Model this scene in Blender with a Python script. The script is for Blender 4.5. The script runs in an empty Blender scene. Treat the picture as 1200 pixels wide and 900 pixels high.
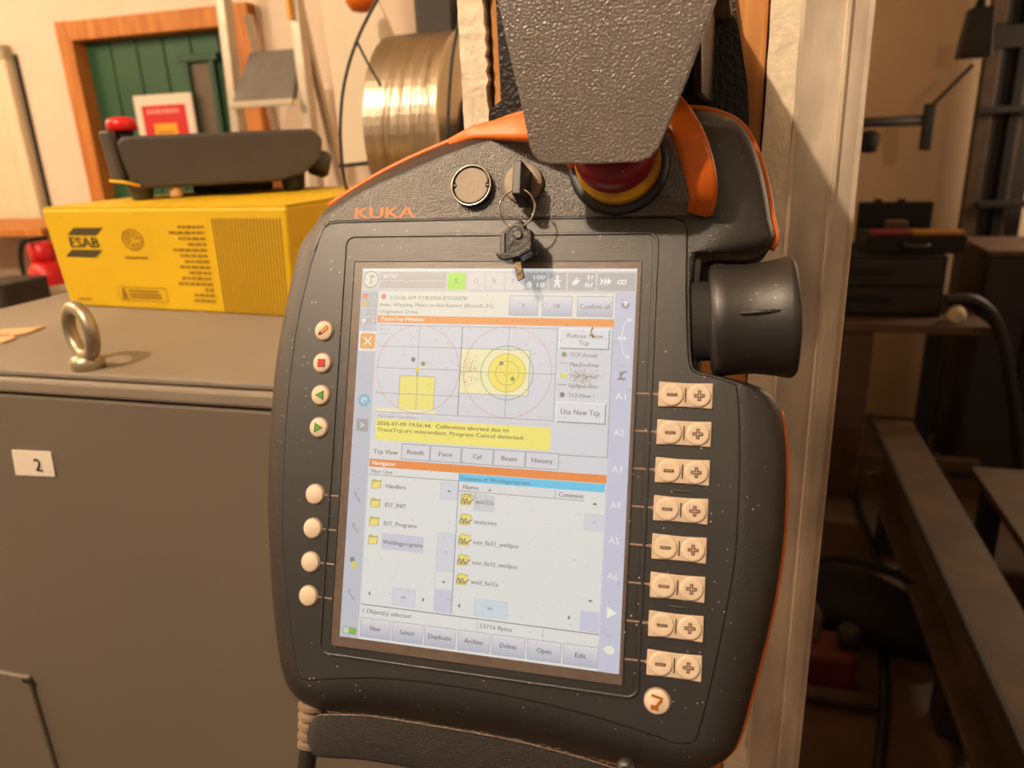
import bpy, bmesh, math, random
import numpy as np
from mathutils import Matrix, Vector
random.seed(7)
SC = bpy.context.scene
COL = SC.collection

# ---------------------------------------------------------------- camera
FPX = 870.0                                   # focal length in pixels of a 1200 x 900 frame
WM = Matrix(((0.9991, 0.0425, 0.0), (-0.0133, 0.3130, -0.9497), (-0.0403, 0.9488, 0.3133)))   # camera axes in the world
CAM = Vector((0, 0, 1.5))
cd = bpy.data.cameras.new('camera'); cam = bpy.data.objects.new('camera', cd); COL.objects.link(cam)
cd.sensor_width = 36.0; cd.sensor_fit = 'HORIZONTAL'; cd.lens = FPX / 1200 * 36
cd.clip_start = 0.01
cam.matrix_world = Matrix.Translation(CAM) @ WM.normalized().to_4x4()
cd.dof.use_dof = True; cd.dof.focus_distance = 0.36; cd.dof.aperture_fstop = 10.5
SC.camera = cam
# ---------------------------------------------------------------- colour and exposure
SC.view_settings.view_transform = 'Standard'; SC.view_settings.look = 'None'
SC.view_settings.exposure = 0.0; SC.view_settings.gamma = 1.0; SC.view_settings.use_curve_mapping = False
# ---------------------------------------------------------------- world: faint warm bounce of the open hall
wd = bpy.data.worlds.new('world'); SC.world = wd; wd.use_nodes = True
wd.node_tree.nodes['Background'].inputs[0].default_value = (1.0, 0.76, 0.56, 1)
wd.node_tree.nodes['Background'].inputs[1].default_value = 0.19
# ---------------------------------------------------------------- ceiling lamps of the hall, and one added fill lamp
def lamp(name, loc, power, radius, col=(1.0, 0.77, 0.54)):
    l = bpy.data.lights.new(name, 'POINT'); l.energy = power; l.shadow_soft_size = radius; l.color = col
    o = bpy.data.objects.new(name, l); COL.objects.link(o); o.location = loc
    return o
lamp('hall_or_fill_lamp', (-1.03, -0.54, 2.86), 160, 0.03, (1.0, 0.80, 0.60))
lamp('hall_or_fill_lamp', (-2.60, 1.10, 2.80), 110, 0.12)
lamp('hall_or_fill_lamp', (-3.30, 2.20, 2.80), 50, 0.12)
lamp('hall_or_fill_lamp', (2.30, -1.80, 2.85), 42, 0.15)  # added fill lamp, unseen behind right of the camera, lifts the right side

# ================================================================ measuring helpers
def ray(u, v):
    return WM @ Vector(((u - 600) / FPX, -(v - 450) / FPX, -1.0))
def aty(u, v, Y):
    d = ray(u, v); return CAM + d * (Y / d.y)
def atz(u, v, Z):
    d = ray(u, v); return CAM + d * ((Z - CAM.z) / d.z)
RA = math.radians(-17.0)                      # the building stands turned 17 degrees to the camera's heading
XR = Vector((math.cos(RA), math.sin(RA), 0)); YR = Vector((-math.sin(RA), math.cos(RA), 0))
def onplane(u, v, p0, n):
    d = ray(u, v); return CAM + d * ((Vector(p0) - CAM).dot(n) / d.dot(n))
def room(x, y, z=0): return XR * x + YR * y + Vector((0, 0, z))
def toroom(p): return Vector((p.dot(XR), p.dot(YR), p.z))
# pendant frame: origin at the screen's upper left corner, x right, y up, z out of the screen (metres)
PR = Matrix(((0.9674, 0.0528, -0.2475), (-0.0394, 0.9975, 0.0589), (0.2500, -0.0473, 0.9671)))
PT = Vector((-70.1401, 54.419, -350.7005))
PMAT = Matrix.Translation(CAM + WM @ (PT * 0.001)) @ (WM @ PR).normalized().to_4x4()
def L(u, v, z=0.0):                            # pendant coordinates in mm of a measured point at height z over the face
    d = PR.transposed() @ Vector(((u - 600) / FPX, -(v - 450) / FPX, -1.0)); o = PR.transposed() @ (-PT)
    return o + d * ((z - o.z) / d.z)

# ================================================================ materials
def lin(c):
    return tuple(((x / 255) / 12.92 if x / 255 <= 0.04045 else ((x / 255 + 0.055) / 1.055) ** 2.4) for x in c)
def mat(name, rgb, rough=0.6, metal=0.0, spec=0.5, var=0.0, vscale=8.0, bump=0.0, bscale=200.0, specks=0.0, spk_scale=900.0, stretch=None, rvar=0.0, srgb=True, rgb2=None, bdetail=2.0, ior=1.5):
    m = bpy.data.materials.new(name); m.use_nodes = True
    nt = m.node_tree; N = nt.nodes; K = nt.links
    b = N['Principled BSDF']
    c = lin(rgb) if srgb else rgb
    b.inputs['Base Color'].default_value = (*c, 1); b.inputs['Roughness'].default_value = rough
    b.inputs['Metallic'].default_value = metal; b.inputs['Specular IOR Level'].default_value = spec; b.inputs['IOR'].default_value = ior
    tc = N.new('ShaderNodeTexCoord'); src = tc.outputs['Object']
    if stretch:
        mp = N.new('ShaderNodeMapping'); mp.inputs['Scale'].default_value = stretch
        K.new(src, mp.inputs['Vector']); src = mp.outputs['Vector']
    colout = None
    if var > 0 or rgb2:
        n = N.new('ShaderNodeTexNoise'); n.inputs['Scale'].default_value = vscale; n.inputs['Detail'].default_value = 5
        K.new(src, n.inputs['Vector'])
        r = N.new('ShaderNodeValToRGB'); r.color_ramp.elements[0].position = 0.32; r.color_ramp.elements[1].position = 0.68
        a = tuple(x * (1 - var) for x in c); d = lin(rgb2) if rgb2 else tuple(min(1, x * (1 + var)) for x in c)
        r.color_ramp.elements[0].color = (*a, 1); r.color_ramp.elements[1].color = (*d, 1)
        K.new(n.outputs['Fac'], r.inputs['Fac']); colout = r.outputs['Color']
        if rvar > 0:
            mr = N.new('ShaderNodeMapRange'); mr.inputs['To Min'].default_value = rough - rvar; mr.inputs['To Max'].default_value = rough + rvar
            K.new(n.outputs['Fac'], mr.inputs['Value']); K.new(mr.outputs['Result'], b.inputs['Roughness'])
    if specks > 0:                             # settled dust grains
        v = N.new('ShaderNodeTexVoronoi'); v.inputs['Scale'].default_value = spk_scale
        K.new(tc.outputs['Object'], v.inputs['Vector'])
        n2 = N.new('ShaderNodeTexNoise'); n2.inputs['Scale'].default_value = spk_scale * 0.04
        K.new(tc.outputs['Object'], n2.inputs['Vector'])
        th = N.new('ShaderNodeMath'); th.operation = 'MULTIPLY'; th.inputs[1].default_value = specks
        K.new(n2.outputs['Fac'], th.inputs[0])
        lt = N.new('ShaderNodeMath'); lt.operation = 'LESS_THAN'
        K.new(v.outputs['Distance'], lt.inputs[0]); K.new(th.outputs[0], lt.inputs[1])
        sepc = N.new('ShaderNodeSeparateColor'); K.new(v.outputs['Color'], sepc.inputs[0])
        g = N.new('ShaderNodeMath'); g.operation = 'GREATER_THAN'; g.inputs[1].default_value = 0.80
        K.new(sepc.outputs[0], g.inputs[0])
        mu = N.new('ShaderNodeMath'); mu.operation = 'MULTIPLY'; K.new(lt.outputs[0], mu.inputs[0]); K.new(g.outputs[0], mu.inputs[1])
        mx = N.new('ShaderNodeMix'); mx.data_type = 'RGBA'
        K.new(mu.outputs[0], mx.inputs['Factor'])
        if colout: K.new(colout, mx.inputs['A'])
        else: mx.inputs['A'].default_value = (*c, 1)
        mx.inputs['B'].default_value = (0.45, 0.40, 0.34, 1)
        colout = mx.outputs['Result']
    if colout: K.new(colout, b.inputs['Base Color'])
    if bump > 0:
        nb = N.new('ShaderNodeTexNoise'); nb.inputs['Scale'].default_value = bscale; nb.inputs['Detail'].default_value = bdetail
        K.new(src, nb.inputs['Vector'])
        bp = N.new('ShaderNodeBump'); bp.inputs['Strength'].default_value = bump; bp.inputs['Distance'].default_value = 0.001
        K.new(nb.outputs['Fac'], bp.inputs['Height']); K.new(bp.outputs['Normal'], b.inputs['Normal'])
    return m

def wood_mat(name, c1, c2, scale=(40, 40, 3), rough=0.6, bump=0.15):
    m = bpy.data.materials.new(name); m.use_nodes = True
    nt = m.node_tree; N = nt.nodes; K = nt.links; b = N['Principled BSDF']
    tc = N.new('ShaderNodeTexCoord'); mp = N.new('ShaderNodeMapping'); mp.inputs['Scale'].default_value = scale
    K.new(tc.outputs['Object'], mp.inputs['Vector'])
    n = N.new('ShaderNodeTexNoise'); n.inputs['Scale'].default_value = 1.0; n.inputs['Detail'].default_value = 6; n.inputs['Distortion'].default_value = 0.6
    K.new(mp.outputs['Vector'], n.inputs['Vector'])
    r = N.new('ShaderNodeValToRGB'); r.color_ramp.elements[0].position = 0.35; r.color_ramp.elements[1].position = 0.65
    r.color_ramp.elements[0].color = (*lin(c1), 1); r.color_ramp.elements[1].color = (*lin(c2), 1)
    K.new(n.outputs['Fac'], r.inputs['Fac']); K.new(r.outputs['Color'], b.inputs['Base Color'])
    b.inputs['Roughness'].default_value = rough
    bp = N.new('ShaderNodeBump'); bp.inputs['Strength'].default_value = bump; bp.inputs['Distance'].default_value = 0.001
    K.new(n.outputs['Fac'], bp.inputs['Height']); K.new(bp.outputs['Normal'], b.inputs['Normal'])
    return m

M = {}
M['plastic'] = mat('pendant_plastic', (29, 27, 27), 0.43, spec=0.9, var=0.18, vscale=25, bump=0.35, bscale=1900, specks=0.24, spk_scale=430)
M['plastic_face'] = mat('pendant_face', (27, 26, 27), 0.43, spec=1.0, var=0.15, vscale=30, bump=0.16, bscale=2400, specks=0.26, spk_scale=430)
M['plastic_top'] = mat('pendant_top_panel', (74, 68, 60), 0.46, ior=1.85, spec=0.9, var=0.22, vscale=18, bump=0.9, bscale=1300, specks=0.22, spk_scale=480)
M['seam'] = mat('dark_seam', (12, 10, 9), 0.8)
M['black'] = mat('black_plastic', (30, 27, 26), 0.48, spec=0.8, var=0.2, vscale=30, bump=0.1, bscale=1200, specks=0.16, spk_scale=430)
M['blackmatte'] = mat('black_matte', (16, 14, 13), 0.75, var=0.2, vscale=20)
M['glossblack'] = mat('key_plastic', (20, 18, 17), 0.30, spec=0.5, bump=0.15, bscale=500)
M['orange'] = mat('orange_plastic', (214, 104, 22), 0.40, var=0.12, vscale=60, bump=0.05, bscale=900, specks=0.05)
M['red'] = mat('red_plastic', (128, 16, 22), 0.35, var=0.15, vscale=60, bump=0.1, bscale=600)
M['yellowp'] = mat('yellow_plastic', (225, 165, 8), 0.45, var=0.12, vscale=60)
M['keytan'] = mat('button_rubber', (208, 188, 165), 0.55, var=0.05, vscale=90, bump=0.05, bscale=900)
M['keytan2'] = mat('button_plate', (196, 174, 152), 0.55, var=0.05, vscale=90, bump=0.05, bscale=900)
M['keyedge'] = mat('button_rim', (150, 128, 112), 0.6)
M['symbol'] = mat('button_symbol', (48, 34, 30), 0.7)
M['symfill'] = mat('button_symbol_fill', (178, 146, 122), 0.6)
M['lead'] = mat('printed_lead', (150, 122, 108), 0.6)
M['cap'] = mat('button_cap', (150, 134, 112), 0.5, spec=0.6, var=0.1, vscale=60, bump=0.25, bscale=1800)
M['chrome'] = mat('bright_metal', (200, 190, 175), 0.22, metal=1.0, var=0.1, vscale=100)
M['keymetal'] = mat('key_blade_metal', (96, 84, 66), 0.45, metal=0.8, var=0.3, vscale=200, bump=0.3, bscale=500)
M['logo'] = mat('logo_orange', (196, 112, 46), 0.5)
M['icon_red'] = mat('icon_red', (190, 30, 26), 0.5)
M['icon_green'] = mat('icon_green', (70, 150, 40), 0.5)
M['icon_orange'] = mat('icon_orange', (215, 130, 60), 0.5)
M['icon_brown'] = mat('icon_brown', (150, 90, 20), 0.5)
M['lcdframe'] = mat('screen_border', (90, 76, 67), 0.40, spec=1.0, var=0.12, vscale=200, bump=0.1, bscale=1500, specks=0.12, spk_scale=900)
M['strap'] = mat('strap_webbing', (34, 31, 29), 0.9, var=0.35, vscale=900, bump=1.0, bscale=1300)
M['fuzz'] = mat('strap_fraying', (120, 100, 86), 0.95, var=0.4, vscale=600, bump=0.8, bscale=2000)
M['gland'] = mat('cable_gland', (120, 100, 82), 0.6, var=0.2, vscale=60)
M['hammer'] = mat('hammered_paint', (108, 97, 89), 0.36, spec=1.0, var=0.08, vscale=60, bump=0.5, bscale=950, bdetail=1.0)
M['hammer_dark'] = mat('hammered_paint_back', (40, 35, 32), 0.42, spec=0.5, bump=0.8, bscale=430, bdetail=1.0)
M['wood'] = wood_mat('pine_stud', (176, 112, 52), (214, 150, 84), scale=(90, 90, 6))
M['woodframe'] = wood_mat('door_frame_pine', (176, 104, 40), (206, 134, 60), scale=(30, 30, 4))
M['plaster'] = mat('plasterboard_core', (236, 218, 190), 0.95, var=0.10, vscale=120, bump=1.0, bscale=260, bdetail=4)
M['galv'] = mat('galvanised_steel', (208, 192, 172), 0.42, metal=0.3, var=0.34, vscale=30, bump=0.7, bscale=110, stretch=(1, 1, 0.35), rvar=0.12)
M['wall'] = mat('painted_wall', (232, 212, 190), 0.85, var=0.03, vscale=3, bump=0.1, bscale=60)
M['wallr'] = mat('painted_wall_dim', (230, 202, 170), 0.9, var=0.05, vscale=2)
M['trim'] = mat('cream_trim', (226, 214, 184), 0.6, var=0.04)
M['dark'] = mat('dark_gap', (38, 32, 26), 0.8)
M['floor'] = mat('stained_concrete', (80, 58, 40), 0.7, var=0.25, vscale=2.5, rgb2=(100, 74, 50), bump=0.1, bscale=30)
M['ceiling'] = mat('ceiling_board', (200, 186, 160), 0.9)
M['green'] = mat('green_paint', (38, 84, 56), 0.5, var=0.12, vscale=5, bump=0.1, bscale=40)
M['greendark'] = mat('green_paint_panel', (32, 72, 48), 0.5, var=0.1, vscale=5)
M['greyglass'] = mat('dusty_pane', (104, 92, 78), 0.25, var=0.1, vscale=6)
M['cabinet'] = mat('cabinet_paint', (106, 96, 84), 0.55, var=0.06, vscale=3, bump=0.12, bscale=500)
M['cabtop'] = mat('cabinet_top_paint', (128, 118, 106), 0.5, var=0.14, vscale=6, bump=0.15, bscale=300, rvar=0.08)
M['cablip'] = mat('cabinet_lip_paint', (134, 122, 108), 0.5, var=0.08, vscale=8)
M['white'] = mat('white_label', (226, 214, 196), 0.6)
M['inkdark'] = mat('print_ink', (52, 46, 42), 0.7)
M['yellowbox'] = mat('yellow_cardboard', (206, 168, 0), 0.55, var=0.07, vscale=9, bump=0.15, bscale=50)
M['boxprint'] = mat('box_print_dark', (66, 56, 28), 0.6)
M['boxstripe'] = mat('box_print_stripe', (138, 100, 12), 0.6)
M['card'] = mat('brown_cardboard', (196, 160, 118), 0.9, var=0.15, vscale=40, bump=0.3, bscale=100)
M['boltmetal'] = mat('zinc_bolt', (164, 150, 124), 0.40, metal=0.75, var=0.15, vscale=60)
M['pend2'] = mat('second_pendant_plastic', (62, 56, 51), 0.5, spec=0.5, var=0.1, vscale=20, bump=0.1, bscale=800)
M['alu'] = mat('ladder_aluminium', (196, 184, 164), 0.4, metal=0.5, var=0.08, vscale=20)
M['step'] = mat('ladder_tread', (112, 106, 98), 0.6, var=0.1, vscale=20)
M['wire'] = mat('steel_wire_winding', (205, 193, 174), 0.30, metal=1.0, var=0.14, vscale=8, stretch=(26, 1, 1), bump=0.5, bscale=14, bdetail=5)
M['cable'] = mat('black_cable', (26, 23, 20), 0.5)
M['feeder'] = mat('feeder_grey', (46, 40, 35), 0.6, var=0.2, vscale=8)
M['paper'] = mat('white_sheet', (222, 206, 178), 0.8)
M['signred'] = mat('sign_red', (205, 30, 34), 0.5)
M['signyel'] = mat('sign_yellow', (232, 168, 20), 0.5)
M['signpale'] = mat('sign_pale_print', (232, 150, 140), 0.5)
M['exred'] = mat('extinguisher_red', (205, 22, 26), 0.35)
M['brownsteel'] = mat('rusty_beam', (72, 56, 43), 0.6, var=0.2, vscale=8, rgb2=(94, 72, 52))
M['darkwood'] = mat('worn_bench_wood', (86, 64, 50), 0.7, var=0.2, vscale=10)
M['darksteel'] = mat('dark_steel', (40, 34, 30), 0.6, var=0.2, vscale=10)
M['bag'] = mat('black_fabric_bag', (18, 16, 16), 0.85, var=0.3, vscale=12, bump=0.4, bscale=40)
M['maroon'] = mat('maroon_casing', (92, 24, 28), 0.5, var=0.2, vscale=12)

M['trayred'] = mat('tray_red', (112, 18, 22), 0.6, var=0.15, vscale=30)
M['trayyel'] = mat('tray_yellow', (146, 98, 12), 0.6, var=0.15, vscale=30)

# ================================================================ mesh building
class MB:
    def __init__(s, k=1.0): s.v = []; s.f = []; s.m = []; s.c = []; s.k = k; s.smooth = []
    def add(s, verts, faces, mi=0, col=None, smooth=False):
        o = len(s.v); s.v += [tuple(x * s.k for x in p) for p in verts]
        for f in faces: s.f.append([i + o for i in f]); s.m.append(mi); s.c.append(col); s.smooth.append(smooth)
        return s
    def box(s, c, d, mi=0, mtx=None):
        x, y, z = d[0] / 2, d[1] / 2, d[2] / 2
        vs = [Vector((a * x, b * y, e * z)) for a in (-1, 1) for b in (-1, 1) for e in (-1, 1)]
        if mtx is not None: vs = [mtx @ q for q in vs]
        vs = [(q.x + c[0], q.y + c[1], q.z + c[2]) for q in vs]
        return s.add(vs, [(0, 1, 3, 2), (4, 6, 7, 5), (0, 4, 5, 1), (2, 3, 7, 6), (0, 2, 6, 4), (1, 5, 7, 3)], mi)
    def hexa(s, b, t, mi=0):                   # four bottom corners, four top corners
        return s.add(list(b) + list(t), [(3, 2, 1, 0), (4, 5, 6, 7), (0, 1, 5, 4), (1, 2, 6, 5), (2, 3, 7, 6), (3, 0, 4, 7)], mi)
    def prism(s, poly, z0, z1, mi=0, smooth=False):   # counter-clockwise polygon in xy
        n = len(poly)
        vs = [(p[0], p[1], z0) for p in poly] + [(p[0], p[1], z1) for p in poly]
        s.add(vs, [list(range(n - 1, -1, -1)), list(range(n, 2 * n))], mi)
        s.add(vs, [(i, (i + 1) % n, n + (i + 1) % n, n + i) for i in range(n)], mi, smooth=smooth)
        return s
    def ringprism(s, outer, inner, z0, z1, mi=0):
        n = len(outer)
        vs = [(p[0], p[1], z0) for p in outer] + [(p[0], p[1], z1) for p in outer] + [(p[0], p[1], z1) for p in inner] + [(p[0], p[1], z0) for p in inner]
        fs = []
        for i in range(n):
            j = (i + 1) % n
            for a in range(4):
                b = (a + 1) % 4
                fs.append((a * n + i, a * n + j, b * n + j, b * n + i))
        return s.add(vs, fs, mi)
    def loft(s, rings, mi=0, closed=True, cap0=True, cap1=True, smooth=True):
        n = len(rings[0]); vs = [p for r in rings for p in r]; fs = []
        for k in range(len(rings) - 1):
            for i in range(n if closed else n - 1):
                j = (i + 1) % n
                fs.append((k * n + i, k * n + j, (k + 1) * n + j, (k + 1) * n + i))
        s.add(vs, fs, mi, smooth=smooth)
        if cap0: s.add(rings[0], [list(range(n - 1, -1, -1))], mi)
        if cap1: s.add(rings[-1], [list(range(n))], mi)
        return s
    def lathe(s, prof, o=(0, 0, 0), ax=(0, 0, 1), n=40, mi=0, cap0=True, cap1=True, smooth=True):
        ax = Vector(ax).normalized(); t = Vector((1, 0, 0)) if abs(ax.x) < 0.9 else Vector((0, 1, 0))
        a = (t - ax * t.dot(ax)).normalized(); b = ax.cross(a); o = Vector(o)
        rings = [[tuple(o + ax * h + (a * math.cos(2 * math.pi * i / n) + b * math.sin(2 * math.pi * i / n)) * r) for i in range(n)] for r, h in prof]
        return s.loft(rings, mi, True, cap0, cap1, smooth)
    def tube(s, pts, r, n=8, mi=0, closed=False):
        P = [Vector(p) for p in pts]; m = len(P); rings = []; prev = None
        for i in range(m):
            if closed: t = P[(i + 1) % m] - P[i - 1]
            else: t = P[min(i + 1, m - 1)] - P[max(i - 1, 0)]
            t.normalize()
            if prev is None:
                a = t.orthogonal().normalized()
            else:
                a = (prev - t * prev.dot(t)).normalized()
            prev = a; b = t.cross(a); rr = r[i] if isinstance(r, (list, tuple)) else r
            rings.append([tuple(P[i] + (a * math.cos(2 * math.pi * k / n) + b * math.sin(2 * math.pi * k / n)) * rr) for k in range(n)])
        if closed: rings.append(rings[0])
        return s.loft(rings, mi, True, not closed, not closed, True)
    def build(s, name, mats, parent=None, bevel=0.0, segs=2, mtx=None, shade=None):
        me = bpy.data.meshes.new(name)
        me.from_pydata(s.v, [], s.f)
        if not isinstance(mats, (list, tuple)): mats = [mats]
        for m in mats: me.materials.append(m)
        me.polygons.foreach_set('material_index', s.m)
        me.polygons.foreach_set('use_smooth', s.smooth)
        if any(c is not None for c in s.c):
            at = me.color_attributes.new('col', 'FLOAT_COLOR', 'CORNER')
            buf = []
            for p, c in zip(me.polygons, s.c): buf += list((*(c or (1, 1, 1)), 1.0)) * p.loop_total
            at.data.foreach_set('color', buf)
        me.validate(); 
        bm = bmesh.new(); bm.from_mesh(me); bmesh.ops.remove_doubles(bm, verts=bm.verts, dist=1e-7)
        if not any(c is not None for c in s.c): bmesh.ops.recalc_face_normals(bm, faces=bm.faces)
        bm.to_mesh(me); bm.free()
        me.update()
        o = bpy.data.objects.new(name, me); COL.objects.link(o)
        if parent is not None: o.parent = parent
        if mtx is not None: o.matrix_local = mtx
        if bevel > 0:
            md = o.modifiers.new('bevel', 'BEVEL'); md.width = bevel; md.segments = segs; md.limit_method = 'ANGLE'; md.angle_limit = math.radians(40)
        return o

def tag(o, label, cat, group=None):
    o['label'] = label; o['category'] = cat
    if group: o['group'] = group
    return o
def thing(name, label, cat, mtx=None, group=None):
    o = bpy.data.objects.new(name, None); COL.objects.link(o); o.empty_display_size = 0.05
    if mtx is not None: o.matrix_world = mtx
    return tag(o, label, cat, group)
def struct(o): o['kind'] = 'structure'; return o
def rrect(x0, y0, x1, y1, r, n=5):
    pts = []
    for cx, cy, a0 in ((x1 - r, y1 - r, 0), (x0 + r, y1 - r, 90), (x0 + r, y0 + r, 180), (x1 - r, y0 + r, 270)):
        for i in range(n + 1):
            a = math.radians(a0 + 90 * i / n); pts.append((cx + r * math.cos(a), cy + r * math.sin(a)))
    return pts
def circ(cx, cy, r, n=32): return [(cx + r * math.cos(2 * math.pi * i / n), cy + r * math.sin(2 * math.pi * i / n)) for i in range(n)]
def spline(P, n=6, closed=False):
    P = [Vector(p) for p in P]; m = len(P); out = []
    for i in range(m if closed else m - 1):
        if closed: a, b, c, d = P[i - 1], P[i], P[(i + 1) % m], P[(i + 2) % m]
        else: a, b, c, d = P[max(i - 1, 0)], P[i], P[i + 1], P[min(i + 2, m - 1)]
        for k in range(n):
            t = k / n
            out.append(0.5 * ((2 * b) + (c - a) * t + (2 * a - 5 * b + 4 * c - d) * t * t + (3 * b - a - 3 * c + d) * t ** 3))
    if not closed: out.append(P[-1])
    return out
_tc = {}
def text_geo(s):                               # flat lettering outlines, normalised to capital height 1 at the baseline
    if s in _tc: return _tc[s]
    cu = bpy.data.curves.new('t', 'FONT'); cu.body = s; cu.size = 1.0; cu.resolution_u = 2
    ob = bpy.data.objects.new('t', cu); me = bpy.data.meshes.new_from_object(ob)
    vs = [(v.co.x, v.co.y) for v in me.vertices]; fs = [list(p.vertices) for p in me.polygons]
    bpy.data.objects.remove(ob); bpy.data.meshes.remove(me); bpy.data.curves.remove(cu)
    x0 = min((v[0] for v in vs), default=0); x1 = max((v[0] for v in vs), default=1)
    _tc[s] = (vs, fs, x0, x1); return _tc[s]
CAPH = 0.69
def put_text(mb, s, x, y, h, w=None, z=0.0, mi=0, col=None, fn=None, bold=0.0):
    vs, fs, x0, x1 = text_geo(s)
    ky = h / CAPH; kx = (w / (x1 - x0)) if w else ky
    P = [(x + (v[0] - x0) * kx, y + v[1] * ky, z) for v in vs]
    for dx in ([0.0] if not bold else [-bold, bold]):
        Q = [(p[0] + dx, p[1], p[2] + (0.0 if dx <= 0 else 1e-3 * abs(z))) for p in P]
        if fn: Q = [fn(*q) for q in Q]
        mb.add(Q, fs, mi, col)
# ================================================================ the building
ROT = Matrix.Rotation(RA, 4, 'Z')
def FR(p): return Matrix.Translation(Vector(p)) @ ROT
ORG = FR((0, 0, 0))                           # room axes at the point under the camera
yb = toroom(aty(75, 28, 3.5)).y               # back wall of the left hall
yr = 4.15                                     # back wall of the right room
CP = Vector((0.0, 0.50, 0))                   # a point of the partition's end face
yc = CP.dot(YR)
def cx(u, v=100, off=0.0):                    # room x of a vertical edge seen on the partition's end face
    return toroom(onplane(u, v, CP - YR * off, YR)).x
def bp(u, v, y): return toroom(onplane(u, v, YR * y, YR))   # seen point on the plane y = const of the room

struct(MB().box((0.2, 1.6, -0.05), (10, 8, 0.1)).build('floor', M['floor'], mtx=ORG))
struct(MB().box((0.2, 1.6, 3.05), (10, 8, 0.1)).build('ceiling', M['ceiling'], mtx=ORG))
xl, xr = cx(541), cx(932)
# ---- left hall back wall around the door opening
d0 = bp(75, 28, yb); d1 = bp(287, 4, yb)
dx0, dx1, dz = d0.x + 0.07, d1.x - 0.02, d0.z - 0.07       # opening
w = MB()
w.box(((dx0 - 4.6) / 2, yb + 0.06, 1.5), (dx0 + 4.6, 0.12, 3.0))
w.box(((dx1 + xl + 0.02) / 2, yb + 0.06, 1.5), (xl + 0.02 - dx1, 0.12, 3.0))
w.box(((dx0 + dx1) / 2, yb + 0.06, (dz + 3.0) / 2), (dx1 - dx0, 0.12, 3.0 - dz))
struct(w.build('wall_back', M['wall'], mtx=ORG))
struct(MB().box((-4.66, 1.6, 1.5), (0.12, 8, 3.0)).build('wall_left', M['wall'], mtx=ORG))
struct(MB().box((2.6, yr + 0.06, 1.5), (5.2, 0.12, 3.0)).build('wall_far', M['wallr'], mtx=ORG))
struct(MB().box((5.2, 1.6, 1.5), (0.12, 8, 3.0)).build('wall_right', M['wallr'], mtx=ORG))
# ---- green plank door with a narrow pane
door = bpy.data.objects.new('door_1', None); COL.objects.link(door); struct(door)
door.matrix_world = FR(room((dx0 + dx1) / 2, yb, 0))
W2 = (dx1 - dx0) / 2; fw = 0.075
MB().box((-W2 - fw / 2 + 0.01, -0.01, dz / 2 + 0.03), (fw, 0.10, dz + 0.08)).build('frame_post', M['woodframe'], door, bevel=0.004)
MB().box((W2 + fw / 2 - 0.01, -0.01, dz / 2 + 0.03), (fw, 0.10, dz + 0.08)).build('frame_post', M['woodframe'], door, bevel=0.004)
MB().box((0, -0.011, dz + 0.03), (2 * W2 + 2 * fw - 0.02, 0.10, fw)).build('frame_head', M['woodframe'], door, bevel=0.004)
npl = 6; pw = (2 * W2) / npl
pane0 = bp(222, 75, yb); pane1 = bp(250, 150, yb)
off = (dx0 + dx1) / 2
for i in range(npl):
    MB().box((-W2 + pw * (i + 0.5), 0.03, dz / 2), (pw - 0.006, 0.04, dz - 0.01)).build('plank', M['green'], door, bevel=0.004)
pf = MB(); px0, px1, pz0, pz1 = pane0.x - off, pane0.x - off + 0.10, 1.05, pane0.z
for a in ((px0 - 0.012, (pz0 + pz1) / 2, 0.025, pz1 - pz0 + 0.05), (px1 + 0.012, (pz0 + pz1) / 2, 0.025, pz1 - pz0 + 0.05)): pf.box((a[0], 0.0, a[1]), (a[2], 0.03, a[3]))
pf.box(((px0 + px1) / 2, 0.0, pz1 + 0.02), (px1 - px0 + 0.09, 0.035, 0.03))
fo = pf.build('pane_frame', M['greendark'], door, bevel=0.003)
MB().box(((px0 + px1) / 2, 0.006, (pz0 + pz1) / 2), (px1 - px0, 0.006, pz1 - pz0)).build('pane', M['greyglass'], fo)
# ---- cream door and casing at the far left
e0 = bp(16, 96, yb); e1 = bp(24, 106, yb)
dl = bpy.data.objects.new('door_2', None); COL.objects.link(dl); struct(dl); dl.matrix_world = FR(room(e0.x - 0.45, yb, 0))
MB().box((0, -0.02, 1.0), (0.80, 0.04, 2 * 0.94)).build('door_leaf', M['trim'], dl, bevel=0.004)
MB().box((-0.10, -0.045, 1.35), (0.42, 0.02, 0.8)).build('raised_panel', M['trim'], dl, bevel=0.008)
MB().box((0.445, -0.025, 0.99), (0.07, 0.05, 1.98)).build('casing', M['trim'], dl, bevel=0.006)
MB().box((0.0, -0.025, 1.945), (0.96, 0.05, 0.07)).build('casing', M['trim'], dl, bevel=0.006)
MB().box((0.50, -0.006, 0.97), (0.014, 0.012, 1.94)).build('gap_strip', M['dark'], dl)
# ---- partition end: plasterboard, stud, plasterboard, galvanised profile
part = bpy.data.objects.new('wall_partition', None); COL.objects.link(part); struct(part)
part.matrix_world = FR(room(0, yc, 0))
pl_len = yb - yc
def ragged(x0, x1, y0, y1, zlist, amp, name, seed, parent):
    rnd = random.Random(seed); rings = []
    for z in zlist:
        a = rnd.uniform(-1, 1) * amp; b = rnd.uniform(-1, 1) * amp; c = rnd.uniform(0, 1) * amp * 0.8
        rings.append([(x0 + a * 0.35, y0 + c, z), (x1 + b, y0 + c * 0.5, z), (x1, y1, z), (x0, y1, z)])
    return MB().loft(rings, smooth=False).build(name, M['plaster'], parent, bevel=0.0)
zs = [0.0, 1.0, 1.3] + [1.32 + 0.0045 * i for i in range(90)] + [1.9, 3.0]
ragged(cx(541), cx(571), 0, pl_len + 0.12, zs, 0.0012, 'plasterboard', 3, part)
zs2 = [0.0] + [0.6 + 0.012 * i for i in range(100)] + [3.0]
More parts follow.
